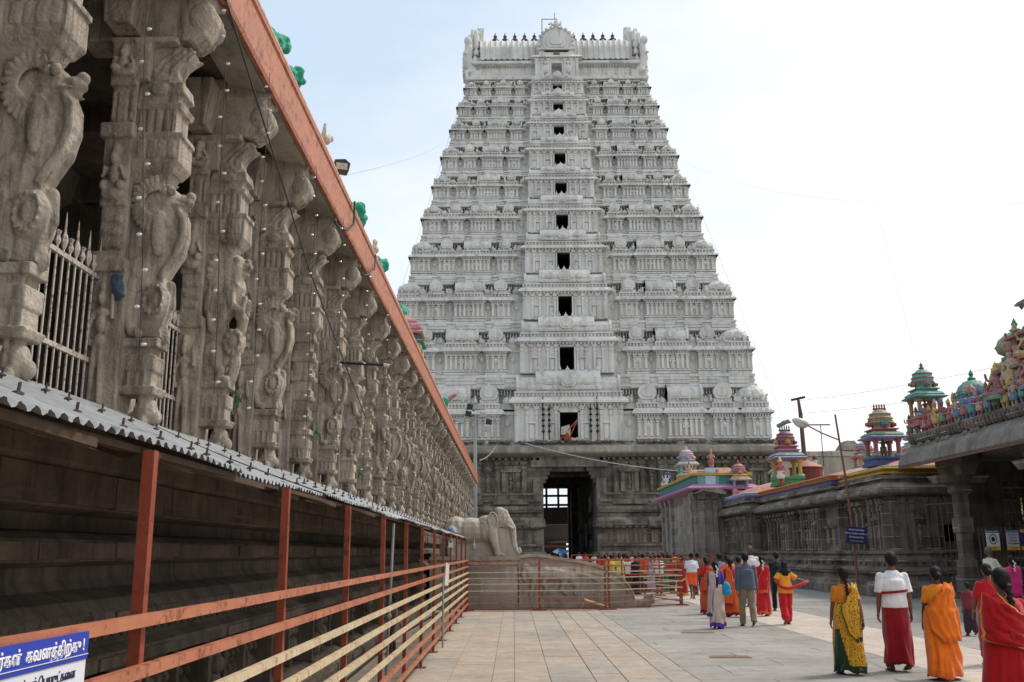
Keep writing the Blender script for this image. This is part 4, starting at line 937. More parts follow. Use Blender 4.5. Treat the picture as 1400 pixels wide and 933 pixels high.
# ================================================================ shrine range on the right
def block_wall(mb,x0,x1,y0,y1,zt,seed,faces=('W','S'),pdark=True):
    """stone shrine wall block with plinth mouldings, pilasters, niches and rolled cornice"""
    r2=random.Random(seed)
    prof=[(.95,0),(.95,.34),(.8,.38),(.78,.5),(.5,.56),(.5,.72),(.62,.78),(.66,.9),(.58,1.0),(.36,1.06),(.36,1.16),(.44,1.2),(.44,1.32),(.28,1.36),(.22,1.46),(.32,1.5),(.32,1.6),(.1,1.63),(.0,1.66)]
    mb.ring(x0,x1,y0,y1,prof)
    mb.ring(x0,x1,y0,y1,[(0,1.6),(0,zt-.5),(.08,zt-.48),(.12,zt-.4),(.2,zt-.38),(.62,zt-.34),(.66,zt-.28),(.60,zt-.1),(.42,zt+.06),(.2,zt+.1),(.2,zt+.2),(.34,zt+.22),(.34,zt+.34),(.1,zt+.36)])
    for F in faces:
        if F=='W': fr=Fr((x0,0,0),(0,1,0),(-1,0,0)); a,b=y0,y1
        elif F=='S': fr=Fr((0,y0,0),(1,0,0),(0,-1,0)); a,b=x0,x1
        mb.fr=fr; u=a+.25; zb=1.62; z1=zt-.42
        while u<b-.2:
            ty=r2.random()
            if ty<.45 and u+1.5<b:      # projecting pair with niche
                mb.box(u,u+1.35,0,.14,zb,z1); 
                for q in (.1,.42,.93,1.25): pil(mb,u+q,.14,zb,z1-.05,.13,.1)
                mb.box(u+.52,u+.83,.14,.2,zb+.1,zb+.16); mb.box(u+.5,u+.85,.14,.28,zb+1.0,zb+1.08,t=-.06); mb.ell((u+.67,.17,zb+.5),(.09,.06,.28),7,6); mb.ell((u+.67,.2,zb+.85),(.07,.06,.08),6,5)
                mb.lathe((u+.67,.2,zb+1.08),[(.2,0),(.22,.06),(.1,.16),(.02,.24)],8); u+=1.5
            elif ty<.8:
                pil(mb,u+.1,0,zb,z1,.16,.14); mb.box(u-.02,u+.22,0,.22,z1-.36,z1-.26); mb.box(u-.1,u+.3,0,.3,z1-.2,z1-.04); u+=.62
            else:
                mb.box(u+.06,u+.46,0,.10,zb+.3,zb+.9); mb.box(u,u+.52,0,.16,zb+.92,zb+1.0); u+=.72
        u=a
        while u<b:                     # lumpy weathered crest along the top and dentils below
            mb.ell((u+.15,.18,zt+.36),(.2,.16,r2.uniform(.10,.2)),6,5); mb.box(u,u+.14,.1,.2,zt-.5,zt-.42)
            mb.box(u+.02,u+.16,.3,.42+r2.uniform(-.04,.05),1.04,1.2); u+=.3
        mb.fr=ID
def parapet(mb_list,x0,x1,y0,y1,z,cols,faces=('W','S')): pass
shr=thing('shrine_range','long dark granite shrine wall with pilasters, plinth mouldings and a painted roof edge','shrine',(13,45,0))
def sb(mb,name,mat,parent=None,smooth=False,th=None):
    o=mb.build(name,mat,parent or shr,smooth)
    if parent is None: o.location=(-13,-45,0)
    return o
m=MB(); block_wall(m,13.75,18.5,35.0,39.2,3.95,1); sb(m,'wall',M_shr)
m=MB(); block_wall(m,13.45,18.5,39.8,51.0,3.9,2); sb(m,'wall',M_shr)
m=MB(); block_wall(m,12.75,18.0,51.7,60.0,3.95,3); sb(m,'wall',M_shr)
m=MB(); m.box(14.2,18,34.9,61,0,3.9); sb(m,'inner_wall',M_shr)
# painted bands on the roof edge
def band(x0,x1,y0,y1,layers,name='painted_band'):
    for (o,za,zb,c) in layers:
        m=MB(); m.ring(x0,x1,y0,y1,[(o,za),(o+.03,(za+zb)/2),(o,zb)]); sb(m,name,paint(c))
band(13.75,18.5,35.0,39.2,[(.30,4.33,4.42,(196,152,50)),(.26,4.422,4.50,(176,120,44)),(.32,4.502,4.60,(214,176,62)),(.2,4.602,4.66,(120,140,80))])
band(13.45,18.5,39.8,51.0,[(.26,4.28,4.45,(92,84,146)),(.32,4.452,4.52,(150,110,64)),(.28,4.522,4.62,(204,104,56)),(.32,4.622,4.70,(216,124,70))])
band(12.75,18.0,51.7,60.0,[(.26,4.33,4.46,(132,88,108)),(.30,4.462,4.62,(112,138,178)),(.24,4.622,4.7,(196,180,190))])
# brick-red lime roof: low hipped slopes
rt=plain('terracotta_roof_coat',srgb(176,130,112),.85,var=.2,scale=3,dirt=srgb(150,96,80),bump=.6,bscale=8)
for (x0,x1,y0,y1,z,h) in ((13.9,18.4,35.1,39.2,4.66,.5),(13.6,18.4,39.6,51.2,4.7,.5),(12.9,17.9,51.5,60,4.7,.75)):
    m=MB(); m.ring(x0,x1,y0,y1,[(0,z-.1),(0,z),(-.5,z+h*.45),(-1.9,z+h)]); sb(m,'roof',rt)
# gate porch block at the far end (paler stone) with teal and magenta parapet
por=thing('gate_porch','pale coursed stone porch with a teal, yellow and magenta parapet beyond the shrine wall','gate porch',(11.5,62,0))
def pb(mb,name,mat): o=mb.build(name,mat,por); o.location=(-11.5,-62,0); return o
m=MB(); m.box(11.0,14,57.2,71,0,5.2); 
m.fr=Fr((11,0,0),(0,1,0),(-1,0,0)); 
for u in (57.5,58.4,66,68,70): pil(m,u,0,.6,5.1,.3,.2)
m.box(57.2,71,0,.25,0,.6); m.box(57.2,71,0,.12,1.4,1.55); m.fr=Fr((0,57.2,0),(1,0,0),(0,-1,0))
for u in (11.2,12.0): pil(m,u,0,.6,5.1,.26,.2)
m.fr=ID
pb(m,'wall',M_shrl)
m=MB(); m.ring(11,14,57.2,71,[(0,5.1),(.65,5.2),(.7,5.3),(.3,5.5),(.0,5.55)]); pb(m,'cornice',paint((186,112,170)))
m=MB(); m.ring(11,14,57.2,71,[(.2,5.52),(.12,5.55),(.12,6.0),(.2,6.02)]); pb(m,'frieze',paint((64,138,128)))
m=MB(); m.ring(11,14,57.2,71,[(.2,6.02),(.28,6.05),(.28,6.2),(.2,6.22)]); pb(m,'coping',paint((190,154,60)))
m=MB()
for i in range(34): 
    y=57.6+i*.4; m.box(10.84,10.9,y,y+.16,5.6,5.95)
m.box(11.02,11.5,57.0,57.08,5.3,6.3); m.box(12.1,12.3,57.0,57.08,5.0,6.4); pb(m,'frieze_figures',paint((110,160,150)))
m=MB(); m.box(11.5,12.1,56.98,57.06,5.0,6.5); pb(m,'end_panel',paint((168,206,214)))
m=MB(); m.prism([(10.6,4.9),(11.2,5.25),(12.2,5.3),(12.6,5.0),(12.5,4.88),(11.2,5.1)],56.4,57.2,'w'); pb(m,'end_eave',M_eave)
m=MB(); m.ring(11.4,13.8,57.6,70.5,[(0,5.5),(0,6.2),(-.6,6.6)]); pb(m,'roof',rt)
# red lattice gate beside the porch
def railing(name,label,p0,p1,h,rails,posts,mat,group=None,rad=.03,feet=True,mats=None):
    p0=Vector(p0);p1=Vector(p1); t=thing(name,label,'railing',p0,group=group)
    d=p1-p0
    for i,z in enumerate(rails):
        m=MB(); m.tubebox((0,0,z),(d.x,d.y,z+d.z),rad,rad); m.build('rail',(mats[i] if mats else mat),t)
    for q in posts:
        m=MB(); m.box(d.x*q-.028,d.x*q+.028,d.y*q-.028+.03,d.y*q+.028+.03,-.0,h)
        if feet: m.box(d.x*q-.2,d.x*q+.2,d.y*q-.05,d.y*q+.05,0,.025)
        m.build('post',mat,t)
    return t
# ---------------------------------------------------------------- painted rooftop pavilions
def col_lathe(t,c,prof,n,col,name,su=1,sw=1):
    m=MB(); m.lathe(c,prof,n,su,sw); return m.build(name,paint(col),t)
def pavilion(label,loc,w,h,cols,dome='round',rz=0,figure=True,tiers=0):
    t=thing('rooftop_pavilion',label,'roof pavilion',loc,rz=rz,group='painted pavilions on the shrine roofs')
    c=lambda i:paint(cols[i%len(cols)])
    m=MB(); m.ring(-w/2,w/2,-w/2,w/2,[(.06,0),(.06,h*.05),(0,h*.06),(0,h*.1),(.05,h*.11),(.05,h*.14)]); m.build('base',c(0),t)
    zt=h*.42
    for sx in (-1,1):
        for sy in (-1,1):
            m=MB(); x,y=sx*w*.38,sy*w*.38
            m.lathe((x,y,h*.14),[(w*.12,0),(w*.12,.03*h),(w*.075,.04*h),(w*.075,zt-h*.2),(w*.11,zt-h*.18),(w*.13,zt-h*.15),(w*.13,zt-h*.14)],10); p=m.build('column',c(1),t)
            b=MB(); b.lathe((x,y,h*.14),[(w*.15,-.001),(w*.17,.02*h),(w*.13,.05*h)],10); b.build('footing',c(3),p)
    z=h*.42
    m=MB(); m.ring(-w/2,w/2,-w/2,w/2,[(-.02,z),(w*.10,z+.01*h),(w*.14,z+.03*h),(w*.08,z+.045*h),(0,z+.06*h)]); m.build('eave',c(2),t)
    z+=.055*h
    m=MB(); m.ring(-w/2,w/2,-w/2,w/2,[(.0,z),(w*.06,z+.01*h),(w*.0,z+.04*h),(-w*.08,z+.06*h)]); m.build('roof_tier',c(3),t)
    z+=.055*h; r=w*.38
    for k in range(1+tiers):
        m=MB(); m.ring(-r,r,-r,r,[(-.02,z),(.0,z+.03*h),(w*.06,z+.035*h),(w*.06,z+.05*h),(-w*.03,z+.065*h)]); m.build('roof_tier',c(4+k),t); z+=.062*h; r*=.88
    dh=h-z-.1*h
    m=MB(); m.lathe((0,0,z),[(r*.95,0),(r*.9,dh*.12),(r*1.12,dh*.3),(r*1.18,dh*.5),(r*1.0,dh*.75),(r*.55,dh*.95),(r*.2,dh)],14,1,1); m.build('dome',c(5),t)
    m=MB()
    for zz,rr_ in ((.28,1.16),(.5,1.22),(.72,1.08)): m.lathe((0,0,z+dh*zz),[(r*rr_,0),(r*rr_+.02,dh*.03),(r*rr_,dh*.06)],14)
    m.build('dome_bands',c(6),t)
    for a in range(4):
        m=MB(); m.fr=Fr((0,0,z),(math.cos(a*math.pi/2),math.sin(a*math.pi/2),0),(math.sin(a*math.pi/2),-math.cos(a*math.pi/2),0)); arch(m,0,r*1.02,dh*.1,r*.38,.1); m.build('dome_arch',c(7+a),t)
    m=MB()
    if dome=='row':
        for i in range(-2,3): m.lathe((i*w*.09,0,h-.11*h),[(w*.05,0),(w*.05,.02*h),(w*.02,.05*h),(w*.035,.065*h),(.005,.105*h)],6)
    else: m.lathe((0,0,h-.1*h),[(w*.07,0),(w*.12,.02*h),(w*.04,.04*h),(w*.07,.06*h),(.004,.11*h)],8)
    m.build('finial',c(8),t)
    return t
C_A=[(92,100,160),(166,84,84),(186,180,196),(104,158,120),(178,84,86),(150,118,128),(196,170,80),(88,130,150),(120,60,60)]
pavilion('striped-column pavilion with a statue inside, tallest dome nearest the mandapa eave',(14.45,37.0,4.78),1.15,2.5,[(88,88,150),(168,92,104),(148,152,196),(116,160,122),(186,92,88),(146,132,120),(200,168,70),(92,140,150),(150,70,60)],'row')
pavilion('pavilion with two yellow columns and a stepped green roof over green feet',(14.2,49.3,4.85),1.35,3.2,[(70,150,80),(190,160,72),(150,132,182),(132,176,158),(176,110,138),(168,88,92),(72,76,132),(190,148,64),(84,96,90)],'row',tiers=1)
pavilion('small pavilion with lilac columns and an orange dome on the low red roof',(13.5,57.0,4.8),1.0,2.15,[(206,150,160),(140,136,190),(192,184,150),(188,160,112),(206,170,120),(196,112,84),(120,126,176),(206,150,90),(170,90,80)])
pavilion('small pavilion with turquoise columns and a pale lilac dome over the porch parapet',(11.7,64.0,6.25),1.2,2.3,[(196,158,96),(92,176,168),(182,176,190),(196,190,150),(170,140,190),(200,170,196),(196,130,100),(130,180,180),(210,180,190)])
pavilion('half-hidden white and blue pavilion behind the striped one, next to the stone eave',(17.2,40.5,5.0),.85,1.9,[(200,190,180),(120,150,190),(200,170,170),(130,170,160),(196,196,190),(110,140,170),(200,180,120),(150,190,190),(150,140,90)])
pavilion('distant small pavilion with orange and purple tiers seen behind the sloping pink roof',(17.6,47.5,5.4),.95,1.7,[(150,110,150),(190,130,90),(180,120,160),(120,160,150),(206,150,90),(170,140,170),(110,170,160),(190,180,120),(200,150,110)])
# barrel-roofed little shrine and figure between the two far pavilions
t=thing('rooftop_shrine','low red barrel-roofed rooftop shrine between the turquoise and lilac pavilions','roof shrine',(12.6,61.0,5.3))
m=MB(); m.box(-1.3,1.3,-.5,.5,0,.7); m.build('wall',paint((178,110,100)),t); m=MB(); m.box(-1.4,1.4,-.6,.6,.7,.82); m.build('eave',paint((150,160,190)),t)
m=MB(); m.prism([(.55*math.cos(R(a)),.82+.6*math.sin(R(a))) for a in range(0,181,20)],-1.3,1.3,'u'); m.build('barrel_roof',paint((196,110,90)),t)
def statue(label,loc,cols,h=.8,kind=0,rz=0,group=None,name='painted_figure'):
    r2=random.Random(int(abs(loc[0]*31+loc[1]*17)*10)+kind); t=thing(name,label,'statue',loc,rz,group,h)
    g=MB()
    if kind==0: # standing
        for s in (-1,1): g.limb([(s*.07,0,.05),(s*.09,0,.25),(s*.07,0,.45)],[.05,.06,.085],8)
        g.ell((0,0,.47),(.13,.1,.1)); g.ell((0,0,.62),(.10,.08,.15)); g.ell((0,0,.70),(.15,.075,.06)); g.ell((0,-.01,.84),(.07,.07,.085)); g.tube([(0,0,.7),(0,0,.8)],.04,7)
        p=[((.15,0,.69),(.23,-.03,.56),(.2,-.12,.62)),((.15,0,.70),(.27,0,.72),(.27,-.02,.88)),((.14,0,.68),(.2,-.02,.5),(.17,-.03,.38))]
        for s in (-1,1):
            a=r2.choice(p); g.limb([(s*q[0],q[1],q[2]) for q in a],[.042,.036,.034],6)
    else:       # seated, legs folded
        g.ell((0,-.03,.12),(.26,.17,.1)); 
        for s in (-1,1): g.ell((s*.2,-.1,.14),(.12,.12,.085))
        g.ell((0,0,.3),(.12,.1,.2)); g.ell((0,0,.46),(.17,.085,.07)); g.ell((0,-.01,.63),(.08,.08,.095)); g.tube([(0,0,.45),(0,0,.58)],.045,7)
        for s in (-1,1): g.limb([(s*.17,0,.46),(s*.26,-.04,.3),(s*.19,-.15,.28)],[.045,.04,.038],6); g.limb([(s*.16,0,.47),(s*.3,.0,.5),(s*.3,-.03,.64)],[.04,.035,.033],6)
    top=.9 if kind==0 else .7
    bm=fuse(g,.022,'body',paint(cols[0]),1); link('body',bm,t)
    m=MB(); m.lathe((0,-.01,top-.02),[(.075,0),(.08,.04),(.055,.09),(.06,.12),(.03,.18),(.005,.22)],9); m.build('crown',paint(cols[1]),t)
    m=MB()
    if kind==0: m.lathe((0,0,.22),[(.13,0),(.15,.06),(.13,.2),(.135,.28),(.11,.3)],10,1.1,.9)
    else: m.lathe((0,-.03,.0),[(.3,0),(.3,.06),(.26,.1)],12,1,.8); m.lathe((0,0,.2),[(.13,0),(.13,.05)],10)
    m.build('garment',paint(cols[2]),t)
    if kind==2 or (kind==1 and r2.random()<.6):
        m=MB(); m.fr=Fr((0,.1,.0),(1,0,0),(0,1,0)); m.prism([(.3*math.cos(R(a))*(1+.1*((a//15)%2)),.45+.42*math.sin(R(a))*(1+.1*((a//15)%2))) for a in range(-60,241,15)],0,.05,'w'); m.build('halo',paint(cols[1]),t)
    return t
statue('small bearded guardian figure standing over the porch parapet corner',(11.15,60.2,6.22),[(210,170,130),(90,130,160),(200,150,90)],1.1,1,R(-60))
statue('white seated animal-like figure at the far left tip of the porch parapet',(11.15,69.5,6.22),[(214,206,196),(80,90,140),(196,170,90)],1.2,1,R(-60))
statue('pink standing figure on the parapet between the two far pavilions',(12.2,58.4,6.6),[(206,140,120),(196,150,90),(170,90,90)],1.1,0,R(-40))
statue('dark statue standing inside the striped-column pavilion',(14.45,36.95,5.12),[(108,84,60),(150,110,50),(120,96,60)],.85,0,R(-30))
statue('red and white statues huddled left of the yellow columns',(13.6,48.4,4.9),[(196,90,90),(220,200,140),(210,206,200)],1.3,0,R(-40))
statue('pale statue standing against the right yellow column',(13.7,50.0,4.9),[(206,190,160),(196,170,90),(180,160,120)],1.2,0,R(-40))
t=thing('ridge_cap_beast','green scaly beast ornament crowning the yellow-columned pavilion','ornament',(14.2,49.3,7.98)); m=MB(); m.limb([(-.3,0,.02),(-.05,0,.14),(.2,0,.24),(.34,0,.2)],[.1,.13,.12,.06]); me=fuse(m,.03,'body',paint((92,122,112)),1,disp=.03); link('body',me,t)
# red water drum
t=thing('water_drum','dark red oxide drum with a low pink conical lid on the shrine roof','tank',(15.55,50.5,4.95)); m=MB(); m.lathe((0,0,0),[(.85,0),(.85,.9),(.9,.91),(.9,.96)],28); m.build('drum',plain('oxide_drum',srgb(104,44,38),.6,var=.2,dirt=srgb(130,70,56)),t); m=MB(); m.lathe((0,0,1.022),[(.88,-.06),(.45,.2),(.2,.28),(.15,.35)],28); m.build('lid',paint((170,104,88)),t)
# poles
t=thing('roof_mast','thick rusty mast with a small crosshead lamp rising behind the drum','mast',(15.95,51.9,5.4)); m=MB(); m.tube([(0,0,0),(-.05,0,3.6),(-.12,0,4.4)],[.13,.11,.07],8); m.build('pole',plain('rusty_pole',srgb(96,66,54),.7,var=.3),t); m=MB(); m.tubebox((-.5,0,4.36),(.25,0,4.52),.16,.12); m.build('lamp_head',M_black,t)
t=thing('street_lamp','leaning thin rusty lamp pole with a long arm and large pale oval lamp','street lamp',(12.75,36.3,0)); 
rust=plain('rusty_thin_pole',srgb(118,84,70),.7,var=.3)
m=MB(); m.tube([(.05,0,0),(.0,0,2.6),(-.12,0,4.6),(-.3,0,6.75)],[.05,.05,.042,.035],8); m.build('pole',rust,t)
m=MB(); m.tube([(-.2,0,5.75),(-.9,-.1,6.02),(-1.5,-.2,6.33)],.028,6); m.build('arm',rust,t)
m=MB(); m.ell((-1.72,-.22,6.42),(.34,.2,.16),14,10,Matrix.Rotation(R(20),3,'Y')); m.build('lamp_head',plain('lamp_shell',(.55,.54,.5),.3,var=.05),t,True)
m=MB(); m.ell((-1.74,-.24,6.33),(.26,.15,.12),14,10,Matrix.Rotation(R(20),3,'Y')); m.build('lens',plain('lamp_lens',(.62,.6,.5),.15,var=.05),t,True)
m=MB(); m.box(-.3,.06,-.02,.02,4.3,4.33); m.box(-.28,.02,-.02,.02,4.36,4.39); m.build('cross_bracket',rust,t)
# blue sign on the lamp pole
t=thing('blue_signboard','dark blue signboard with white and yellow lines tied to the lamp pole','signboard',(12.55,36.15,1.88)); t.rotation_euler=(0,R(5),0)
m=MB(); m.box(-.13,.62,-.02,.0,0,.62); m.build('panel',plain('sign_navy',srgb(34,34,92),.5,var=.1),t)
for k,(s_,c_) in enumerate([('பக்தர்கள் கவனத்திற்கு',0),('செருப்பு அணிந்து வரக்கூடாது',0),('கோயில் வளாகத்தில்',0),('புகைப்படம் எடுக்க',1)]):
    text(s_,.078,plain('sign_yellow',srgb(226,190,70),.5) if c_ else lm,t,(.245,-.023,.49-.135*k),(R(90),0,0),align='CENTER',sx=.62)
# ================================================================ pillared mandapa on the far right
man=thing('stone_mandapa','dark open stone mandapa with a broad carved sloping eave at the right edge','mandapa',(16,28,0))
def mm_(mb,name,mat,smooth=False): o=mb.build(name,mat,man,smooth); o.location=(-16,-28,0); return o
Y0m,Y1m=10.0,34.6; XE=14.0
m=MB(); yprism(m,[(XE,4.60),(XE+.04,4.54),(XE+1.9,5.0),(XE+1.9,5.62),(XE+.5,5.32),(XE+.12,4.98)],Y0m,Y1m); mm_(m,'carved_eave',M_eave)
m=MB(); r2=random.Random(5); y=Y0m
while y<Y1m-.3:
    l=r2.uniform(.25,.7); m.tube([(XE+.25+r2.uniform(0,.1),y,5.07),(XE+.55,y+l*.6,5.36+.02),(XE+.8,y+l,5.44)],r2.uniform(.02,.035),5); 
    if r2.random()<.5: m.ell((XE+.4,y,5.24),(.12,.14,.1),7,5)
    y+=l*.9
mm_(m,'eave_scrolls',M_eave)
m=MB(); m.box(XE+.01,XE+.05,Y0m,Y1m,4.47,4.54); mm_(m,'eave_lip',paint((120,74,60)))
m=MB(); m.box(XE+1.7,22,Y0m,Y1m-.05,4.7,5.6); m.box(XE+.9,XE+1.8,Y1m-.6,Y1m,4.75,4.95); mm_(m,'roof_slab',M_shr)
m=MB() # rough stone frieze of little arches above the eave
m.box(XE+.55,22,Y0m,Y1m-.3,5.34,5.62); y=Y0m
while y<Y1m-.3:
    m.ell((XE+.48,y,5.50+r2.uniform(-.03,.03)),(.16,.13,.14),7,5); m.ell((XE+.42,y+.12,5.60),(.12,.1,.09),6,5); m.ell((XE+.5,y+.1,5.4),(.1,.12,.07),6,4); y+=.24
x=XE+.5
while x<20: m.ell((x,Y1m-.28,5.5),(.13,.16,.14),7,5); x+=.26
mm_(m,'frieze',M_shr)
pm=MB()
pp=[(.32,0),(.32,.5),(.26,.55),(.26,1.0),(.2,1.05),(.2,1.9),(.26,1.95),(.26,2.4),(.2,2.45),(.2,3.2),(.28,3.3),(.3,3.5),(.24,3.6)]
pm.lathe((0,0,0),[(r*1.35,z) for r,z in pp],4); pm.box(-.8,.8,-.22,.22,3.6,3.85,t=.12,back=True); pm.box(-.22,.22,-.8,.8,3.85,4.15,t=.1,back=True); pm.box(-.3,.3,-1,1,4.15,4.55)
pme=pm.mesh('pillar',M_shr)
for (x,y) in [(15.25,32.7),(15.25,27.0),(15.25,22),(19.3,32.9),(19.3,27.0),(22.4,32.9),(22.4,27),(15.25,17),(19.3,22)]:
    o=link('pillar',pme,man); o.location=(x-16,y-28,.25)
m=MB(); m.box(15.0,24,Y0m,34.2,-.01,.25); m.box(14.8,24,Y0m,34.3,-.01,.12); mm_(m,'platform',M_shr)
m=MB(); m.box(16.0,17.55,34.3,34.6,0,4.7); m.box(18.35,30,34.3,34.6,0,4.7); m.box(17.55,18.35,34.3,34.6,4.0,4.7); m.box(24.3,24.6,Y0m,34.6,0,4.7); mm_(m,'rear_wall',M_grandark)
# grille fence with notices between mandapa pillars
t=thing('grille_fence','brown spear-topped iron fence closing the mandapa beside a stone pillar','fence',(15.22,31.6,.25))
gm=plain('brown_iron',srgb(92,74,66),.55,var=.2)
for i in range(46):
    pass
m=MB()
for i in range(44): m.tube([(i*.125,0,0),(i*.125,0,1.95)],.017,6); m.lathe((i*.125,0,1.95),[(.02,0),(.028,.04),(.004,.16)],5)
m.build('bars',gm,t)
for z in (.15,1.0,1.85): m=MB(); m.box(-.05,5.5,-.03,.005,z,z+.05); m.build('cross_rail',gm,t)
t=thing('side_grille','narrow rusty iron side gate between the shrine end and the mandapa pillar','gate',(15.0,34.2,0))
m=MB()
for i in range(9): m.tube([(-.3+i*.09,-i*.2,0),(-.3+i*.09,-i*.2,3.4)],.016,5)
m.build('bars',gm,t)
for z in (.2,1.6,3.2): m=MB(); m.tubebox((-.3,0,z),(.42,-1.6,z),.04,.05); m.build('cross_rail',gm,t)
yel=plain('poster_yellow',srgb(226,184,60),.5,var=.06); pos=plain('poster_lilac',srgb(206,206,226),.5,var=.05); nav=plain('poster_navy',srgb(44,48,120),.5,var=.08); wht=plain('poster_white',srgb(226,226,224),.5,var=.04); blk=plain('poster_ink',srgb(30,30,50),.5); red=plain('poster_red',srgb(170,50,40),.5)
def poster(label,x,w,kind):
    h=.66; t=thing('notice_board',label,'notice board',(x,31.5,1.6),group='notices wired to the mandapa fence')
    m=MB(); m.box(0,w,0,.02,0,h); m.build('panel',nav if kind==2 else (wht if kind==0 else pos),t)
    m=MB(); m.box(.0,w,-.006,-.001,0,.13); m.build('footer_band',yel,t); m=MB(); m.box(0,w,-.006,-.001,h-.1,h); m.build('header_band',nav if kind<2 else yel,t)
    text('GINGER' if 0 else 'Idea' if 0 else 'சக்தி',.08,red,t,(w/2,-.008,.035),(R(90),0,0),align='CENTER')
    text('அருள்மிகு கோயில்',.06,lm if kind<2 else red,t,(w/2,-.008,h-.075),(R(90),0,0),align='CENTER',sx=.6)
    if kind==0:
        m=MB(); n=28
        for q in range(n):
            a,b=2*math.pi*q/n,2*math.pi*(q+1)/n
            m.add([(w/2+.10*math.cos(a),-.007,.35+.135*math.sin(a)),(w/2+.10*math.cos(b),-.007,.35+.135*math.sin(b)),(w/2+.125*math.cos(b),-.007,.35+.165*math.sin(b)),(w/2+.125*math.cos(a),-.007,.35+.165*math.sin(a))],[(0,1,2,3)])
        m.box(w/2-.03,w/2+.03,-.009,-.004,.29,.42); m.ell((w/2,-.007,.35),(.06,.003,.08),10,6); m.build('emblem',blk,t)
    else:
        for q,s_ in enumerate(['கோயிலுக்குள்','செல்போன்','பயன்படுத்த','அனுமதி இல்லை'][:4]): text(s_,.062,blk if kind==1 else lm,t,(w/2,-.008,h-.19-.092*q),(R(90),0,0),align='CENTER',sx=.6)
poster('white notice with a round black emblem, first on the mandapa fence',15.40,.43,0)
poster('white notice of small dark lines, second on the mandapa fence',16.06,.40,1)
poster('wide navy notice with white lines at the right edge of the fence',16.52,.75,2)
# tree behind the mandapa
def leafmesh(name,c,r,n,size,cols,seed):
    r2=random.Random(seed); m=MB(); 
    for i in range(n):
        a,b=r2.uniform(0,6.28),math.acos(r2.uniform(-1,1)); q=r2.uniform(.55,1)*(1+.25*math.sin(a*3+b*2))
        p=Vector((c[0]+r[0]*q*math.sin(b)*math.cos(a),c[1]+r[1]*q*math.sin(b)*math.sin(a),c[2]+r[2]*q*math.cos(b)))
        d=Vector((r2.uniform(-1,1),r2.uniform(-1,1),r2.uniform(-.6,.6))).normalized(); e=d.cross(Vector((r2.uniform(-1,1),r2.uniform(-1,1),r2.uniform(-1,1)))).normalized(); s=size*r2.uniform(.6,1.3); m.mi=r2.choice((0,0,1))
        m.add([p-d*s,p+e*s*.35,p+d*s,p-e*s*.35],[(0,1,2,3)])
    return m.mesh(name,[plain('leaf_%d'%k,c_,.6,var=.3) for k,c_ in enumerate(cols)])
t=thing('leafy_tree','sunlit green tree glimpsed through the dark mandapa behind the fence','tree',(20.9,40,0))
m=MB(); m.tube([(0,0,0),(.1,0,1.5),(-.1,.1,3)],[.2,.15,.1],8); 
for a in range(5): m.tube([(0,0,1.5+a*.3),(math.cos(a*2)*1.0,math.sin(a*2)*1.0,2.8+a*.3)],[.08,.03],6)
m.build('trunk',M_wood,t)
link('crown',leafmesh('crown',(0,0,2.9),(1.8,1.8,2.2),4200,.11,[(.07,.13,.03),(.13,.2,.05)],3),t)
# ---------------------------------------------------------------- painted statuary over the mandapa
PAL=[(176,104,88),(104,146,104),(92,126,156),(196,158,88),(164,90,98),(86,146,140),(190,150,130),(130,116,156),(204,178,104),(146,80,74)]
NM=dict(zip(PAL,['brick-red','green','blue','ochre-yellow','rose','turquoise','flesh-coloured','violet','bright yellow','dark red']))
ordn=['first','second','third','fourth','fifth','sixth','seventh','eighth','ninth','tenth','eleventh','twelfth','thirteenth','fourteenth','fifteenth','sixteenth','seventeenth','eighteenth','nineteenth','twentieth']
lb=MB(); lb.box(XE+.75,21,12,Y1m-.6,5.62,6.0); lb.box(XE+1.3,21,12,Y1m-1.2,6.0,6.5); mm_(lb,'statue_plinth',paint((70,96,120)))
seqc=[6,4,0,3,9,0,6,2,7,4,1,9,3,6,7,0,2,5,3,9]
for i in range(18):
    y=Y1m-.55-i*.52; c=PAL[seqc[i]]; statue('%s standing figure, %s from the left in the front row of roof statues'%(NM[c],ordn[i]),(XE+.62,y,5.66),[c,PAL[(seqc[i]+3)%10],PAL[(seqc[i]*3+4)%10]],random.uniform(.85,1.05),0,R(-75),'front row of painted roof statues')
seq2=[3,1,2,1,6,0,2,4,3,1]
for i in range(10):
    y=Y1m-2.3-i*.92; c=PAL[seq2[i]]; statue('%s larger seated figure, %s from the left in the raised second row'%(NM[c],ordn[i]),(XE+1.2,y,5.98),[c,PAL[(seq2[i]+5)%10],PAL[(seq2[i]*3+1)%10]],random.uniform(1.0,1.2),1+(i%2),R(-75),'second row of painted roof statues')
def greendome(label,loc,s,c=(92,156,138)):
    t=thing('ribbed_dome',label,'roof dome',loc,group='turquoise domes among the roof statues',sc=s)
    m=MB(); m.lathe((0,0,0),[(.42,0),(.42,.12),(.36,.16),(.36,.34),(.44,.38),(.44,.46),(.3,.5)],14); m.build('neck',paint((86,150,130)),t)
    m=MB(); m.lathe((0,0,.5),[(.3,0),(.5,.1),(.56,.26),(.48,.46),(.28,.62),(.1,.7)],16); m.build('dome',paint(c),t,True)
    m=MB(); m.lathe((0,0,1.18),[(.1,0),(.16,.06),(.05,.14),(.09,.22),(.01,.4)],10); m.build('finial',paint((72,150,110)),t)
    m=MB()
    for k in range(12):
        a=R(30*k); m.tube([(.3*math.cos(a),.3*math.sin(a),.5),(.56*math.cos(a),.56*math.sin(a),.76),(.28*math.cos(a),.28*math.sin(a),1.12)],.025,5)
    m.build('ribs',paint((110,170,150)),t)
greendome('smaller turquoise dome left of the green seated statue',(XE+1.7,31.9,6.15),.95); greendome('larger turquoise dome near the right edge among blue statues',(XE+1.9,27.6,6.4),1.25)
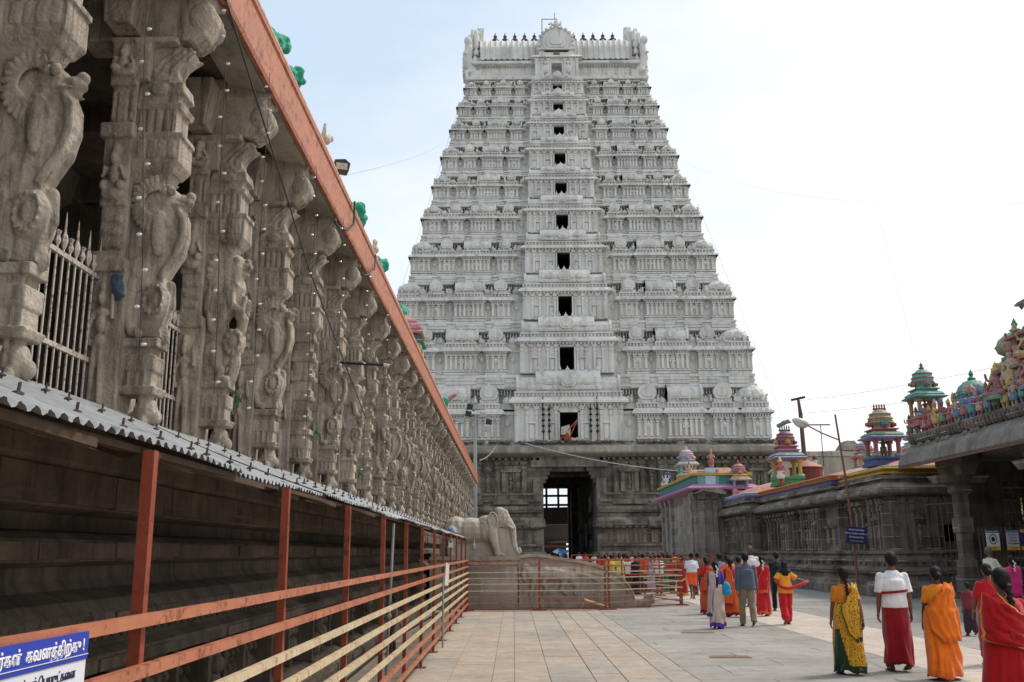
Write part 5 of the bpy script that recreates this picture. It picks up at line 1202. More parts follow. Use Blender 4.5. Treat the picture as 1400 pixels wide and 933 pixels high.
greendome('rose and green banded dome high behind the statues at the right',(XE+1.6,28.6,6.9),1.1,(150,150,110))
t=pavilion('open turquoise-domed pavilion on a pink pedestal at the left end of the roof statues',(XE+.95,34.0,5.95),.95,2.35,[(186,104,92),(176,118,96),(98,158,140),(110,172,156),(96,150,132),(98,162,142),(176,100,96),(186,110,120),(132,104,60)])
statue('small dark red figure inside the turquoise-domed pavilion',(XE+.95,34.0,6.25),[(158,72,66),(200,160,70),(206,160,70)],.75,0,R(-60))
statue('red guardian crouching under the pink pedestal of the domed pavilion',(XE+.45,34.3,5.62),[(176,96,76),(120,60,50),(90,110,90)],.75,0,R(-60))
# stepped painted spire at the right edge
sp=thing('painted_spire','stepped multicoloured spire rising out of frame at the right edge','spire',(16.6,26.4,6.0))
cs=[(186,150,96),(84,140,100),(176,96,86),(96,130,160),(196,160,90),(150,100,140)]
z=0
for k in range(5):
    w_=3.4-.62*k; m=MB(); m.ring(-w_/2,w_/2,-w_/2,w_/2,[(.1,z),(.1,z+.15),(-.05,z+.2),(-.05,z+.75),(.22,z+.8),(.26,z+.9),(.0,z+1.05)]); m.build('tier',paint(cs[k%6]),sp)
    m=MB(); m.ring(-w_/2,w_/2,-w_/2,w_/2,[(.2,z+.79),(.3,z+.8),(.3,z+.86),(.2,z+.87)]); m.build('tier_edge',paint(cs[(k+1)%6]),sp)
    z+=1.0
m=MB(); m.lathe((0,0,z),[(.5,0),(.75,.2),(.8,.5),(.5,.9),(.1,1.1),(.15,1.2),(.02,1.6)],14); m.build('dome',paint((170,130,140)),sp)
k=0
for (dx,dy,dz,c,kd,s_) in [(-1.95,-.3,.1,0,1,1.5),(-1.9,1.0,.1,6,0,1.5),(-1.6,.4,1.1,3,1,1.3),(-1.5,1.3,1.05,9,0,1.2),(-1.35,-.2,2.0,6,1,1.3),(-1.3,.7,2.1,4,0,1.1),(-1.0,.2,3.1,2,1,1.1),(-.9,.7,3.1,7,0,1.0),(-.6,.3,4.0,6,0,.9),(-2.0,1.7,.1,4,2,1.3)]:
    statue('%s figure on the spire, %s counted upwards'%(NM[PAL[c]],ordn[k]),(16.6+dx,26.4+dy,5.9+dz),[PAL[c],PAL[(c+4)%10],PAL[(c+7)%10]],s_,kd,R(-70),'figures climbing the painted spire'); k+=1
# ================================================================ elephant stair, fences, street beyond the tower
YE=29.5
st=thing('entrance_stair','granite stair block with pedestal walls rising to the hall behind the railings','stair',(-1,30.5,0))
def eb(mb,name,mat): o=mb.build(name,mat,st); o.location=(1,-30.5,0); return o
m=MB(); m.box(-2.55,.12,YE,YE+1.0,0,1.42); m.box(-2.55,.14,YE-.03,YE+1.02,.0,.10); m.box(-2.55,.16,YE-.05,YE+1.02,1.28,1.36); m.box(-2.55,.2,YE-.07,YE+1.05,1.42,1.53); eb(m,'pedestal',M_granjoint)
m=MB()
for k in range(8): m.box(.12,.45+.42*(7-k),YE+.42,YE+5.2,.0+.18*k,.18+.18*k)
m.box(-2.6,.12,YE+1.0,YE+6,0,1.62); eb(m,'steps',M_granjoint)
# curved balustrade carved as a trunk that rolls up at the foot
bal=thing('trunk_balustrade','curving granite balustrade carved with a beast and rolled up at its foot','balustrade',(.15,YE+.2,0))
top=[(0,1.52),(.35,1.56),(.8,1.54),(1.25,1.46),(1.8,1.38),(2.3,1.28),(2.75,1.12),(3.1,.92),(3.32,.68),(3.45,.42),(3.5,.22)]
g=MB(); g.prism(top+[(3.5,.0),(0,0)],-.2,.2,'w'); g.limb([(x,0,z-.08) for x,z in top],[.08]*len(top),8)
g.limb([(3.3,0,.16),(3.6,0,.17),(3.85,0,.14),(4.02,0,.19),(4.0,0,.30),(3.86,0,.31)],[.15,.13,.12,.11,.09,.06],10); g.tube([(3.0,0,.1),(4.0,0,.06)],[.16,.12],8)
# relief beast with rider on the near side
for pts,rd in [([(.45,-.2,.95),(.8,-.22,1.05),(1.25,-.22,1.0),(1.6,-.2,.9)],[.2,.24,.22,.18]),([(.5,-.22,.9),(.42,-.24,.6),(.35,-.24,.38)],[.12,.09,.07]),([(.7,-.22,.85),(.85,-.24,.55),(.75,-.24,.38)],[.1,.08,.06]),([(1.4,-.22,.85),(1.3,-.24,.55),(1.45,-.24,.4)],[.13,.09,.07]),([(1.6,-.22,.85),(1.75,-.24,.6),(1.7,-.24,.4)],[.12,.08,.06]),([(.35,-.2,1.05),(.2,-.24,1.2),(.12,-.24,1.0),(.2,-.24,.8)],[.16,.13,.08,.05]),([(1.75,-.2,1.0),(2.1,-.21,.95),(2.4,-.2,.75)],[.08,.05,.04])]:
    g.limb(pts,rd,8)
g.prism([(x,z-.22) for x,z in top[1:-2]]+[(x,z-.28) for x,z in top[-3:0:-1]],-.24,-.19,'w')
link('carved_body',fuse(g,.022,'carved_body',M_elej,1,disp=.012,dscale=5),bal)
m=MB(); m.prism([(x,z+.03) for x,z in top]+[(x,z-.06) for x,z in top[::-1]],-.26,.26,'w'); m.build('capping',stone('pale_coping',(.33,.29,.23),(.50,.45,.37),scale=2,bump=.5,bscale=20),bal)
m=MB(); m.tube([(1.85,-.5,.03),(1.95,-.5,.22),(2.3,-.5,.12),(2.75,-.5,.02)],[.05,.09,.07,.01],8); o=m.build('ground_spout',paint((186,142,96)),None); o.location=(.15,YE,0); tag(o,'small tan stone spout lying on the paving under the balustrade','stone')
# elephant
el=thing('elephant_statue','weathered granite elephant striding right on a pedestal, trunk curled at its feet','elephant statue',(-.78,YE+.42,1.53))
g=MB()
g.ell((-.55,0,.78),(.62,.34,.40)); g.ell((-1.0,0,.80),(.42,.33,.42)); g.ell((-.05,0,.80),(.42,.33,.40)); g.ell((.1,0,.95),(.3,.27,.3))
g.ell((.42,0,1.14),(.28,.23,.29)); g.ell((.36,0,1.35),(.18,.2,.15)); g.ell((.50,0,1.30),(.14,.16,.13)); g.ell((.58,0,1.0),(.2,.17,.21)); g.ell((.0,0,1.05),(.35,.26,.2))
g.limb([(.62,0,1.02),(.74,-.02,.84),(.78,-.03,.6),(.80,-.03,.38),(.86,-.03,.2),(.93,-.03,.1),(.99,-.03,.14),(.97,-.03,.24)],[.15,.125,.105,.085,.07,.06,.05,.04],10)
for s,dx in ((-1,0),(1,.25)):
    g.limb([(.12+dx*.8,s*.2,.72),(.2+dx,s*.21,.42),(.27+dx,s*.21,.2),(.30+dx,s*.21,.05)],[.2,.14,.11,.12],10); g.ell((.36+dx,s*.21,.05),(.12,.11,.06))
    g.limb([(-1.1-dx*.3,s*.2,.7),(-1.08-dx,s*.21,.4),(-1.16-dx,s*.21,.2),(-1.14-dx,s*.21,.05)],[.24,.15,.12,.125],10)
g.limb([(-1.4,0,.95),(-1.5,0,.7),(-1.46,0,.4)],[.06,.04,.03],7)
g.limb([(.62,-.14,.92),(.76,-.17,.82),(.84,-.17,.86)],[.05,.04,.025],7)
g.tube([(.14+.15*math.cos(R(a))+(.03 if a>180 else 0),-.30,1.07+.25*math.sin(R(a))) for a in range(-60,290,25)],.028,7)
g.ell((.16,-.25,1.05),(.15,.04,.23)); g.ell((.16,.25,1.05),(.15,.04,.23)); g.ell((.5,-.19,1.16),(.03,.02,.02),6,5)
[g.ell((-.5+.0*q,-.33,.5-.06*q),(.05,.03,.035),7,5) for q in range(4)]
for q in range(9): g.ell((.02-.03*q,-.30,.62+.08*q),(.035,.025,.035),7,5)
link('body',fuse(g,.016,'body',M_ele,2,disp=.010,dscale=5),el)
m=MB(); m.prism([(-1.3,0),(.92,0),(.92,.35),(.80,.75),(.55,.85),(-1.2,.8)],-.05,.3,'w'); m.lathe((-.42,-.28,.2),[(.03,0),(.06,.03),(.06,.14),(.03,.2),(.012,.34)],8); m.build('backing_slab',M_ele,el)
# cross fence in front of the stair
mats=[M_orange,M_orange,M_cream,M_cream,M_cream,M_cream,M_orange,M_orange]
railing('cross_railing','long orange and cream railing across the court in front of the elephant stair',(-1.35,28.4,0),(2.72,28.4,0),1.44,RZ+[.03],[.0,.515,.985],M_redpost,mats=mats+[M_redpost],rad=.031)
railing('hinged_barrier','hinged orange and cream railing section swung beyond the balustrade foot',(2.76,28.5,0),(5.25,30.4,0),1.46,RZ+[.04],[.01,.985],M_redpost,mats=mats+[M_redpost],rad=.031)
railing('return_barrier','short railing section folded back from the last red post',(5.25,30.7,0),(4.6,34.6,0),1.3,[1.28,1.08,.9,.72,.54,.36,.12],[.02,.98],M_redpost,mats=[M_orange,M_orange,M_cream,M_cream,M_cream,M_orange,M_orange],rad=.04)
railing('crowd_barrier','near red barrier holding the crowd left of the porch',(1.2,36.5,0),(7.0,37.2,0),1.35,[1.32,1.12,.8,.45,.15],[.0,.25,.5,.75,1],paint((186,70,46)),rad=.045)
railing('crowd_barrier','far red barrier behind the waiting crowd',(2.6,43.5,0),(9.0,44,0),1.5,[1.5,1.3,.9,.5,.15],[.0,.25,.5,.75,1],paint((176,74,52)),rad=.045)
railing('tower_foot_railing','thin dark red railing with tall posts along the tower foot',(8.4,88,0),(15.6,88,0),3.3,[3.3,2.4,1.2],[0,.33,.66,1],paint((120,66,54)),rad=.09)
railing('tower_foot_lattice','orange lattice frame standing beside the tower foot railing',(13.2,80,0),(15.6,82,0),3.0,[3.0,2.5,2.0,1.5,1.0,.5],[0,.33,.66,1],paint((186,104,70)),rad=.08)
# mast with floodlights beyond the hall end
t=thing('floodlight_mast','tall grey mast with a cluster of floodlights beyond the end of the hall','mast',(-2.65,67,0))
m=MB(); m.tube([(0,0,0),(0,0,11.2)],[.16,.11],10); m.build('pole',M_pole,t)
m=MB(); m.tubebox((-1.1,0,11.0),(1.0,0,11.0),.1,.1); m.tubebox((-.7,0,11.6),(.7,0,11.6),.08,.08); m.build('crossbar',M_pole,t)
for i,(x,z) in enumerate([(-1,10.8),(-.5,11.3),(.5,11.2),(.95,10.7),(.3,11.75),(-.4,11.8),(.75,10.2)]):
    m=MB(); m.prism([(x-.22,z-.16),(x+.2,z-.2),(x+.24,z+.12),(x-.16,z+.2)],-.25,.1,'w'); m.build('floodlight',M_black if i%2 else paint((170,170,172)),t)
# painted little shrine showing over the hall roof edge
t=thing('rooftop_shrine','small pink, yellow and green painted shrine peeping over the hall roof edge','roof shrine',(-2.85,24.5,6.7),sc=.6)
z=0
for (w_,h_,c) in [(1.5,.5,(206,170,96)),(1.7,.12,(60,140,110)),(1.3,.3,(96,86,130)),(1.6,.12,(206,140,130)),(1.5,.2,(196,110,100)),(1.2,.16,(206,150,190)),(1.1,.2,(210,140,130))]:
    m=MB(); m.ring(-w_/2,w_/2,-w_/2,w_/2,[(0,z),(.05,z+h_/2),(0,z+h_)]); m.build('tier',paint(c),t); z+=h_
m=MB(); m.ell((0,0,z),(.45,.45,.2),12,8); m.build('dome',paint((196,150,110)),t)
m=MB(); m.limb([(.75,-.5,.4),(.8,-.55,.1),(.78,-.5,-.1)],[.07,.08,.05],7); m.build('green_figure',paint((50,150,120)),t)
m=MB(); m.limb([(0,0,0),(.1,0,.12),(.22,0,.2)],[.05,.06,.04],7); o=link('roof_carving',fuse(m,.02,'roof_carving',paint((186,120,120)),1)); o.location=(-2.4,33.5,6.85); o.scale=(1.6,)*3; tag(o,'tiny pink carving on the roof edge beyond the painted shrine','carving')
# far compound wall and trees to the right of the tower
far=thing('compound_wall','distant pale brown compound wall with a battered top seen over the shrine roof','wall',(60,150,0))
m=MB(); m.ring(-32,60,0,2.5,[(0,0),(0,16),(.3,16.1),(.3,16.8),(0,16.9)]); 
for i in range(30): m.box(-31+i*3,-30.6+i*3,-.12,0,11.6,11.9)
m.build('wall',stone('plastered_wall',(.30,.265,.22),(.42,.38,.33),scale=.25,bump=.4,bscale=3,joints=(6,2.2),mortar=(.2,.18,.15),streak=.6,dist=.05),far)
m=MB(); m.ring(-7.5,-5,0,4,[(0,16.0),(0,16.9),(.3,17),(0,17.6),(-.6,18.6)]); m.ring(-10.5,-7.5,0,3,[(0,16.0),(0,16.6),(-.4,17)]); m.build('gate_top',M_eave,far)
t=thing('wall_statue','white and purple statue standing in front of the distant compound wall','statue',(37.5,118,8.6)); g=MB()
for s in (-1,1): g.limb([(s*.25,0,0),(s*.3,0,1.2),(s*.25,0,2)],[.2,.24,.34],8)
g.ell((0,0,2.6),(.5,.35,.8)); g.ell((0,0,3.75),(.32,.3,.4)); g.tube([(0,0,3),(0,0,3.6)],.18,8); g.ell((0,0,3.2),(.62,.3,.26))
for s in (-1,1): g.limb([(s*.6,0,3.2),(s*.85,0,2.4),(s*.7,-.3,1.8)],[.18,.15,.13],8)
link('body',fuse(g,.09,'body',paint((206,196,190)),1),t); m=MB(); m.lathe((0,0,1.4),[(.58,0),(.5,.9),(.55,1.3),(.3,1.7)],12,1,.8); m.build('garment',paint((108,92,150)),t); m=MB(); m.lathe((0,0,4.0),[(.33,0),(.28,.4),(.05,.6)],10); m.build('crown',paint((110,60,50)),t)
t=thing('antenna_frame','thin H-shaped antenna frame on the distant roofs','antenna',(38,120,12)); m=MB(); 
for x in (-1,1.2): m.tube([(x,0,0),(x,0,5.2)],.06,5)
m.tube([(-1.8,0,5.2),(2.4,0,5.2)],.09,5); m.build('frame',M_wire,t)
for i,(x,y,r_) in enumerate([(29.5,160,4.2),(-14,165,5)]):
    t=thing('distant_tree',['round dark tree top behind the compound wall near the mast','dark tree standing far beyond the hall'][i],'tree',(x,y,0)); m=MB(); m.tube([(0,0,0),(.3,0,14)],[.6,.3],8); m.build('trunk',M_wood,t)
    link('crown',leafmesh('crown',(0,0,16.2 if i==0 else 10),(r_,r_,r_*.75),2600,.5,[(.05,.085,.035),(.09,.13,.06)],8+i),t)
# ------------------------------------------------ street beyond the passage
t=thing('passage_lattice','black iron lattice across the far mouth of the tower passage','lattice',(5.5,122,7.45))
m=MB()
for x in (-2.55,-1.25,.25,1.75,2.5): m.tubebox((x,0,-.4),(x,0,2.3),.28,.2)
for z in (0,1.15,2.2): m.tubebox((-2.56,0,z),(2.56,0,z),.2,.28)
m.build('bars',M_black,t)
m=MB(); r2=random.Random(9)
t2=thing('torn_awning','ragged dark awning sagging beyond the tower passage','awning',(5.5,126,2.6)); 
m.add([(-4,0,2.4),(4,0,2.6),(4.2,3,1.2),(2.5,3,.4),(.5,3,.6),(-1.5,3,.1),(-4,3,.5)],[(0,1,2,3,4,5,6)]); link('sheet',solid(m.mesh('sheet',paint((128,124,122))),.05),t2)
m=MB(); m.tubebox((-3,3,-2.6),(-3,3,.4),.12,.12); m.tubebox((3,3,-2.6),(3,3,1),.12,.12); m.tubebox((-3.2,3,.9),(3.4,3,.9),.1,.1); m.build('frame',M_wood,t2)
m=MB(); m.prism([(-6,2.7),(5,2.5),(5,4.9),(-6,4.7)],1.5,6,'w'); m.build('roof',paint((52,48,46)),t2)
t=thing('pilgrim_shed','shadowy shop shed with reddish beams beyond the tower','shed',(5,141,0)); m=MB(); m.box(-9,9,0,6,2.9,4.6); m.box(-9,-2.2,0,6,0,3.2); m.box(3.6,9,0,6,0,3.2); m.build('walls',paint((150,142,132)),t)
m=MB(); m.prism([(-9.5,4.6),(9.5,4.6),(9.3,5.0),(-9.3,5.0)],-1,6.5,'w'); m.build('roof',paint((92,84,80)),t); m=MB(); m.box(-3,4,-.3,-.1,2.2,2.6); m.box(-3,3,-.35,-.1,3.2,3.4); m.build('beam',paint((126,66,56)),t)
m=MB(); m.box(-1.5,3.0,5.6,5.9,0,3); m.build('back_panel',paint((176,176,170)),t)
m=MB(); m.add([(-.9,0,.9),(.2,0,.5),(1.0,.1,.8),(1.3,.6,1.1),(-.2,.8,1.35)],[(0,1,2,3,4)]); o=link('blue_tarpaulin',solid(m.mesh('blue_tarpaulin',plain('tarp_blue',srgb(40,120,200),.5,var=.1)),.08)); o.location=(5.9,124.3,.7); tag(o,'bright blue tarpaulin tent in the street beyond the tower passage','tarpaulin')
m=MB(); m.box(7.3,7.34,104,105.4,2.2,4.6); o=m.build('hanging_cloth',fab((150,150,150))); 
o.location=(.55,0,0); tag(o,'pale cloth strip hanging inside the dark passage','cloth')
# long cables over the court
cable('overhead_cable','pale cable slung from the hall corner up to the tower ledge',[(-2.2,63,7.6),(-1.5,91.6,11.9)],.035,M_pole,.3)
cable('overhead_cable','white cable sagging along the tower base from the ledge to the porch',[(1.2,91.4,11.9),(17.5,89,8.8),(19.5,72,6.4)],.045,paint((190,190,186)),.5)
cable('sky_wire','faint wire from the tower shoulder down the right edge of the tower',[(TX+14.5,96,38),(TX+21.8,92.8,12.2)],.014,M_pole,-.2)
cable('sky_wire','faint wire from the tower shoulder down the left edge of the tower',[(TX-11.5,101,52),(TX-21,93,14)],.014,M_pole,.4)
cable('sky_wire','thin wire rising from the hall roof edge to the top of the tower',[(-2.5,12.5,6.8),(TX-11.3,102,51)],.004,M_pole,1.0)
cable('sky_wire','long thin wire crossing the right sky down to the painted spire',[(TX+11,102,48),(17.6,26.2,11.6)],.004,M_pole,2.5)
cable('sky_wire','short hanging wire ending in a small weight in the right sky',[(13.2,32.2,13.2),(14.3,33,8.6)],.004,M_pole,0)
cable('street_wire','upper of two level wires between the mast and the painted pavilions',[(15.8,51.8,9.7),(22,38,9.4)],.008,M_wire,.2)
cable('street_wire','lower of two level wires between the mast and the painted pavilions',[(15.9,51.8,9.0),(22,38,8.5)],.008,M_wire,.2)
cable('wall_cable','pale drip cord hanging down the far shrine wall',[(12.5,54.5,4.5),(12.45,54.5,2.3)],.025,paint((150,140,120)),0)

for px,Y_,l in ((3.78,20.3,.34),(3.42,15.7,.32)):
    m=MB(); m.box(-l,l,-.10,.10,.003,.012); o=m.build('drain_cover',paint((150,110,84))); o.location=(px,Y_,0); o.rotation_euler=(0,0,R(-4)); tag(o,'narrow tan drain slab set in the paving, %s'%('farther of the two' if Y_>18 else 'nearer of the two'),'drain cover')
    m=MB(); m.box(-l*.9,l*.9,.06,.095,.013,.017); m.build('slot',M_dark,o)  # dark strip laid on top, painted as the shade in the slot
# ================================================================ people
SK=plain('skin_brown',srgb(112,74,54),.5,var=.12,scale=14); SK2=plain('skin_dark',srgb(84,54,42),.5,var=.12,scale=14)
HR=plain('black_hair',(.010,.009,.009),.6,spec=.2,var=.3,scale=30,bump=.5,bscale=120); HG=plain('greying_hair',(.10,.085,.07),.6,var=.5,scale=40,bump=.5,bscale=120)
GOLD=plain('gold_bangle',(.7,.45,.12),.3,metal=.9); FLW=plain('jasmine_white',(.75,.73,.62),.7); SAN=plain('worn_sandal',srgb(70,46,38),.7)
class Pose:
    """joints of a walking figure, facing +y, 1.65 tall"""
    def __init__(s,step=.14,lead=1,arm=(0,0),lean=0,fem=True,stout=1.0,bend=(0,0)):
        s.fem=fem; s.st=stout; sh=.165 if fem else .195; s.sh=sh*(.5+.5*stout)
        ly,ry=step*lead,-step*lead
        s.hip=[(-.085,0,.86),(.085,0,.86)]
        def leg(x,y):
            lift=max(0,-y)*.35
            return [(x,0,.84),(x*1.02,y*.55+.035,.46+lift*.15),(x*1.0,y-.01*1,.085+lift)]
        s.legs=[leg(-.088,ly),leg(.088,ry)]; s.ys=(ly,ry); s.lift=[max(0,-ly)*.35,max(0,-ry)*.35]
        s.arms=[]
        for k,(sd,a,b) in enumerate(((-1,arm[0],bend[0]),(1,arm[1],bend[1]))):
            S0=Vector((sd*s.sh*.89,0,1.292)); out=.032
            if isinstance(a,tuple): E_,W_=Vector(a[0]),Vector(a[1])
            else:
                E_=S0+Vector((sd*out,.27*math.sin(a),-.27*math.cos(a))); W_=E_+Vector((sd*.012,.235*math.sin(a+b+.12),-.235*math.cos(a+b+.12)))
            s.arms.append([S0,E_,W_])
        s.lean=lean
def body(p,vox,det):
    g=MB(); st=p.st; n=12 if det else 8
    f=p.fem
    g.ell((0,0,.93),(.165*st if f else .155*st,.115*st,.12),n,8); g.ell((0,0,1.08),(.125*st,.09*st,.14),n,8); g.ell((0,0,1.22),(.145*st,.098*st,.13),n,8)
    g.ell((0,0,1.285),(p.sh*.95,.078*st,.06),n,8); g.lathe((0,-.005,1.29),[(.13*st,0),(.095*st,.045),(.06,.09),(.048,.13)],n,1,.62); g.limb([(0,-.005,1.32),(0,.0,1.42),(0,.008,1.47)],[.058,.048,.05],n)
    # head with nose, chin and ears
    h0=len(g.v)
    g.ell((0,.008,1.555),(.073,.09,.098),16 if det else 9,12 if det else 7); g.ell((0,.04,1.50),(.05,.055,.05),n,7); g.ell((0,.1,1.54),(.014,.02,.024),8,6)
    g.ell((0,.092,1.505),(.026,.012,.009),8,5)
    for s in (-1,1): g.ell((s*.076,0,1.55),(.012,.022,.032),8,6); g.ell((s*.03,.088,1.565),(.014,.012,.008),7,5)
    g.v[h0:]=[(x,y,z-.03) for x,y,z in g.v[h0:]]
    for k,(h,kn,an) in enumerate(p.legs):
        g.limb([h,((h[0]+kn[0])/2,(h[1]+kn[1])/2+.01,(h[2]+kn[2])/2),kn,((kn[0]+an[0])/2,(kn[1]+an[1])/2-.02,(kn[2]+an[2])/2+.05),an],[.09,.075,.055,.052,.036],n)
        x,y,z=an; lf=p.lift[k]; t=-.6*min(1,lf*12) # toe-down when the heel is lifted
        hz=z-.045
        g.ell((x,y-.03,hz),(.033,.04,.035),8,6)
        c,sn=math.cos(t),math.sin(t)
        q=lambda d,h: (x*1.03,y+d*c-h*sn,hz+d*sn+h*c)
        g.limb([q(0,.0),q(.07,-.005),q(.14,-.018)],[.034,.033,.022],8)
        if det:
            for j in range(5): a=q(.15-.008*j,-.02); g.ell((a[0]-.028*(1 if x>0 else -1)+.0135*j*(1 if x>0 else -1),a[1],a[2]),(.009,.016,.008),6,5)
    for k,(S0,E_,W_) in enumerate(p.arms):
        sd=-1 if k==0 else 1
        g.limb([S0,S0.lerp(E_,.45),E_,E_.lerp(W_,.35),W_],[.05,.043,.035,.034,.023],n)
        d=(W_-E_).normalized(); side=Vector((sd,0,0)); fw=d.cross(side).normalized()*(-sd); 
        # palm hangs along the forearm, back of the hand outward
        pc=W_+d*.045; M=Matrix((d.cross(fw).normalized(),fw,d)).transposed(); g.ell(pc,(.014,.036,.045),8,6,M)
        if det:
            lens=[.062,.07,.066,.052]
            for j in range(4):
                b=W_+d*.075+fw*(.027-.018*j); L_=lens[j]; inn=Vector((-sd,0,0))
                p1=b+d*L_*.45+inn*.006; p2=p1+d*L_*.32+inn*.014; p3=p2+d*L_*.2+inn*.018
                g.limb([b,p1,p2,p3],[.0088,.0085,.0078,.007],6)
            b=W_+d*.025+fw*.03; g.limb([b,b+d*.03+fw*.016,b+d*.058+fw*.018+Vector((-sd*.008,0,0))],[.011,.0095,.008],6)
        else: g.limb([W_+d*.05,W_+d*.1,W_+d*.13-Vector((sd*.015,0,0))],[.024,.02,.012],6)
    return g
def torso_cloth(p,inf,z0,sleeve,flare=0,n=12,neck=1.34):
    """a close garment over torso and upper arms"""
    g=MB(); st=p.st; i=inf
    g.ell((0,0,1.22),(.145*st+i,.098*st+i,.14+i*.5),n,8); g.ell((0,0,1.28),(p.sh*.95+i,.078*st+i,.064),n,8); g.lathe((0,-.005,1.29),[(.135*st+i,0),(.10*st+i,.045),(.062+i,.085)],n,1,.64); g.ell((0,0,1.1),(.125*st+i,.09*st+i,.13),n,8); g.ell((0,0,1.2),((p.sh*.93 if not p.fem else .14*st)+i,.095*st+i,.15),n,8)
    if z0<1.0:
        w_=(.155 if p.fem else .168)*st+i+flare
        g.lathe((0,0,z0),[(w_,0),(w_*.98,.06),(w_*.93,(1.12-z0)*.6),((.13 if p.fem else .165)*st+i,(1.12-z0)),((.13 if p.fem else .165)*st+i,(1.19-z0)),((.125 if p.fem else .155)*st+i*.8,(1.24-z0)),(.09,(1.30-z0))],n*2,1,.80)
    for k,(S0,E_,W_) in enumerate(p.arms):
        if sleeve<=.5: e=S0.lerp(E_,sleeve*2); g.tube([S0+Vector((0,0,.01)),S0.lerp(e,.5),e],[.05+i*.4,.047+i,.046+i*1.3],n); g.ell(S0,.049+i*.6,n,7)
        else: g.ell(S0,.049+i*.6,n,7); g.tube([S0,S0.lerp(E_,.5),E_,E_.lerp(W_,.5),W_.lerp(E_,.06)],[.05+i*.6,.048+i,.043+i,.04+i,.033+i],n); g.ell(E_,.044+i,n,7)
    return g
def skirt(mats,p,z0,z1,hem,hip,n=72,rows=26,folds=13,amp=.012,wrap=.25,seed=0,tight=0,border=.05,swing=None,panel=None):
    """draped wrap: rings from hem to waist with running folds"""
    r2=random.Random(seed); ph=[r2.uniform(0,6.3) for _ in range(5)]
    m=MB(); ly,ry=p.ys; st=p.st
    for i in range(rows+1):
        q=i/rows; z=z0+(z1-z0)*q
        hipw=.185*st*hip; ww=.14*st+.012
        if z>.9: t=(z-.9)/max(.01,z1-.9) if z1>.9 else 0; rx=hipw+(ww-hipw)*min(1,t)**1.2
        else: t=(.9-z)/(.9-z0); rx=hipw+(hem-hipw)*t**1.1
        ry_=rx*(.72+.1*(1-q)); 
        for k in range(n):
            a=2*math.pi*k/n; x=math.cos(a); y=math.sin(a)
            w1=noise.noise(Vector((1.6*x+seed,1.6*y,z*1.6))); w2=noise.noise(Vector((2.2*x-seed,2.2*y,z*.9+5)))
            fold=amp*1.7*(1.15-q)*(.35+1.3*max(0,w2+.35))*math.sin(folds*.62*a+ph[0]+(wrap*16+4)*q*(1 if x>0 else -.6)+5*w1)+amp*.9*(1-q)*math.sin(5*a+ph[2]+4*q)-.05*(1-q)*max(0,w1)+amp*.5*math.sin(2.2*folds*a+9*w1)*(1-q)
            cy=(ly if x<0 else ry)*abs(x)**.8*max(0,1-q*1.25)*.85
            zz=z+(.02*math.sin(3*a+ph[3])+.012*math.sin(7*a+ph[4]))*(1-q)**2+ (.03*max(0,-cy)*4)*(1-q)
            m.v.append(((rx+fold)*x,(ry_+fold)*y+cy,zz))
    for i in range(rows):
        for k in range(n):
            m.f.append((i*n+k,i*n+(k+1)%n,(i+1)*n+(k+1)%n,(i+1)*n+k)); q=i/rows; aa=360*k/n; m.m.append(1 if len(mats)>1 and (q<border or (panel and panel[0]<aa<panel[1]-70*q and q<panel[2])) else 0)
    return m
def drape(p,mats,pts,inf=.028,n=22,folds=4,seed=0,border=.12):
    """a sari end: band over the torso; pts = (centre angle deg, width deg, z, out) from bottom to top"""
    m=MB(); st=p.st; r2=random.Random(seed); rows=[]
    for a,b in zip(pts[:-1],pts[1:]):
        for i in range(7): t=i/7; t2=t*t*(3-2*t); rows.append([a[j]+(b[j]-a[j])*(t2 if j!=2 else t) for j in range(4)])
    rows.append(list(pts[-1]))
    for i,(ac,wd,z,o) in enumerate(rows):
        for k in range(n+1):
            u=k/n-.5; a=R(ac+wd*u); rx=(.19 if z<1.02 else .17 if z<1.2 else .178)*st*(1 if p.fem else 1.1); rz=rx*.72 if z<1.2 else rx*.62
            if z>1.3: c_=max(.25,1-(z-1.3)*6); rz*=c_
            f=.011*math.sin(k*2*math.pi*folds/n+i*.22+3*noise.noise(Vector((u*3,i*.12,seed))))+.008*noise.noise(Vector((u*8,i*.3,seed)))
            if z>1.27: f*=.25
            m.v.append(((rx+inf+o+f)*math.cos(a),(rz+inf+o+f)*math.sin(a),z+.012*math.sin(u*7+i*.3)))
    R_=len(rows)
    for i in range(R_-1):
        for k in range(n):
            a=i*(n+1)+k; m.f.append((a,a+1,a+n+2,a+n+1)); e=min(k+.5,n-k-.5)/n; m.m.append(1 if (e<border*.5 or i<2) and len(mats)>1 else 0)
    return m
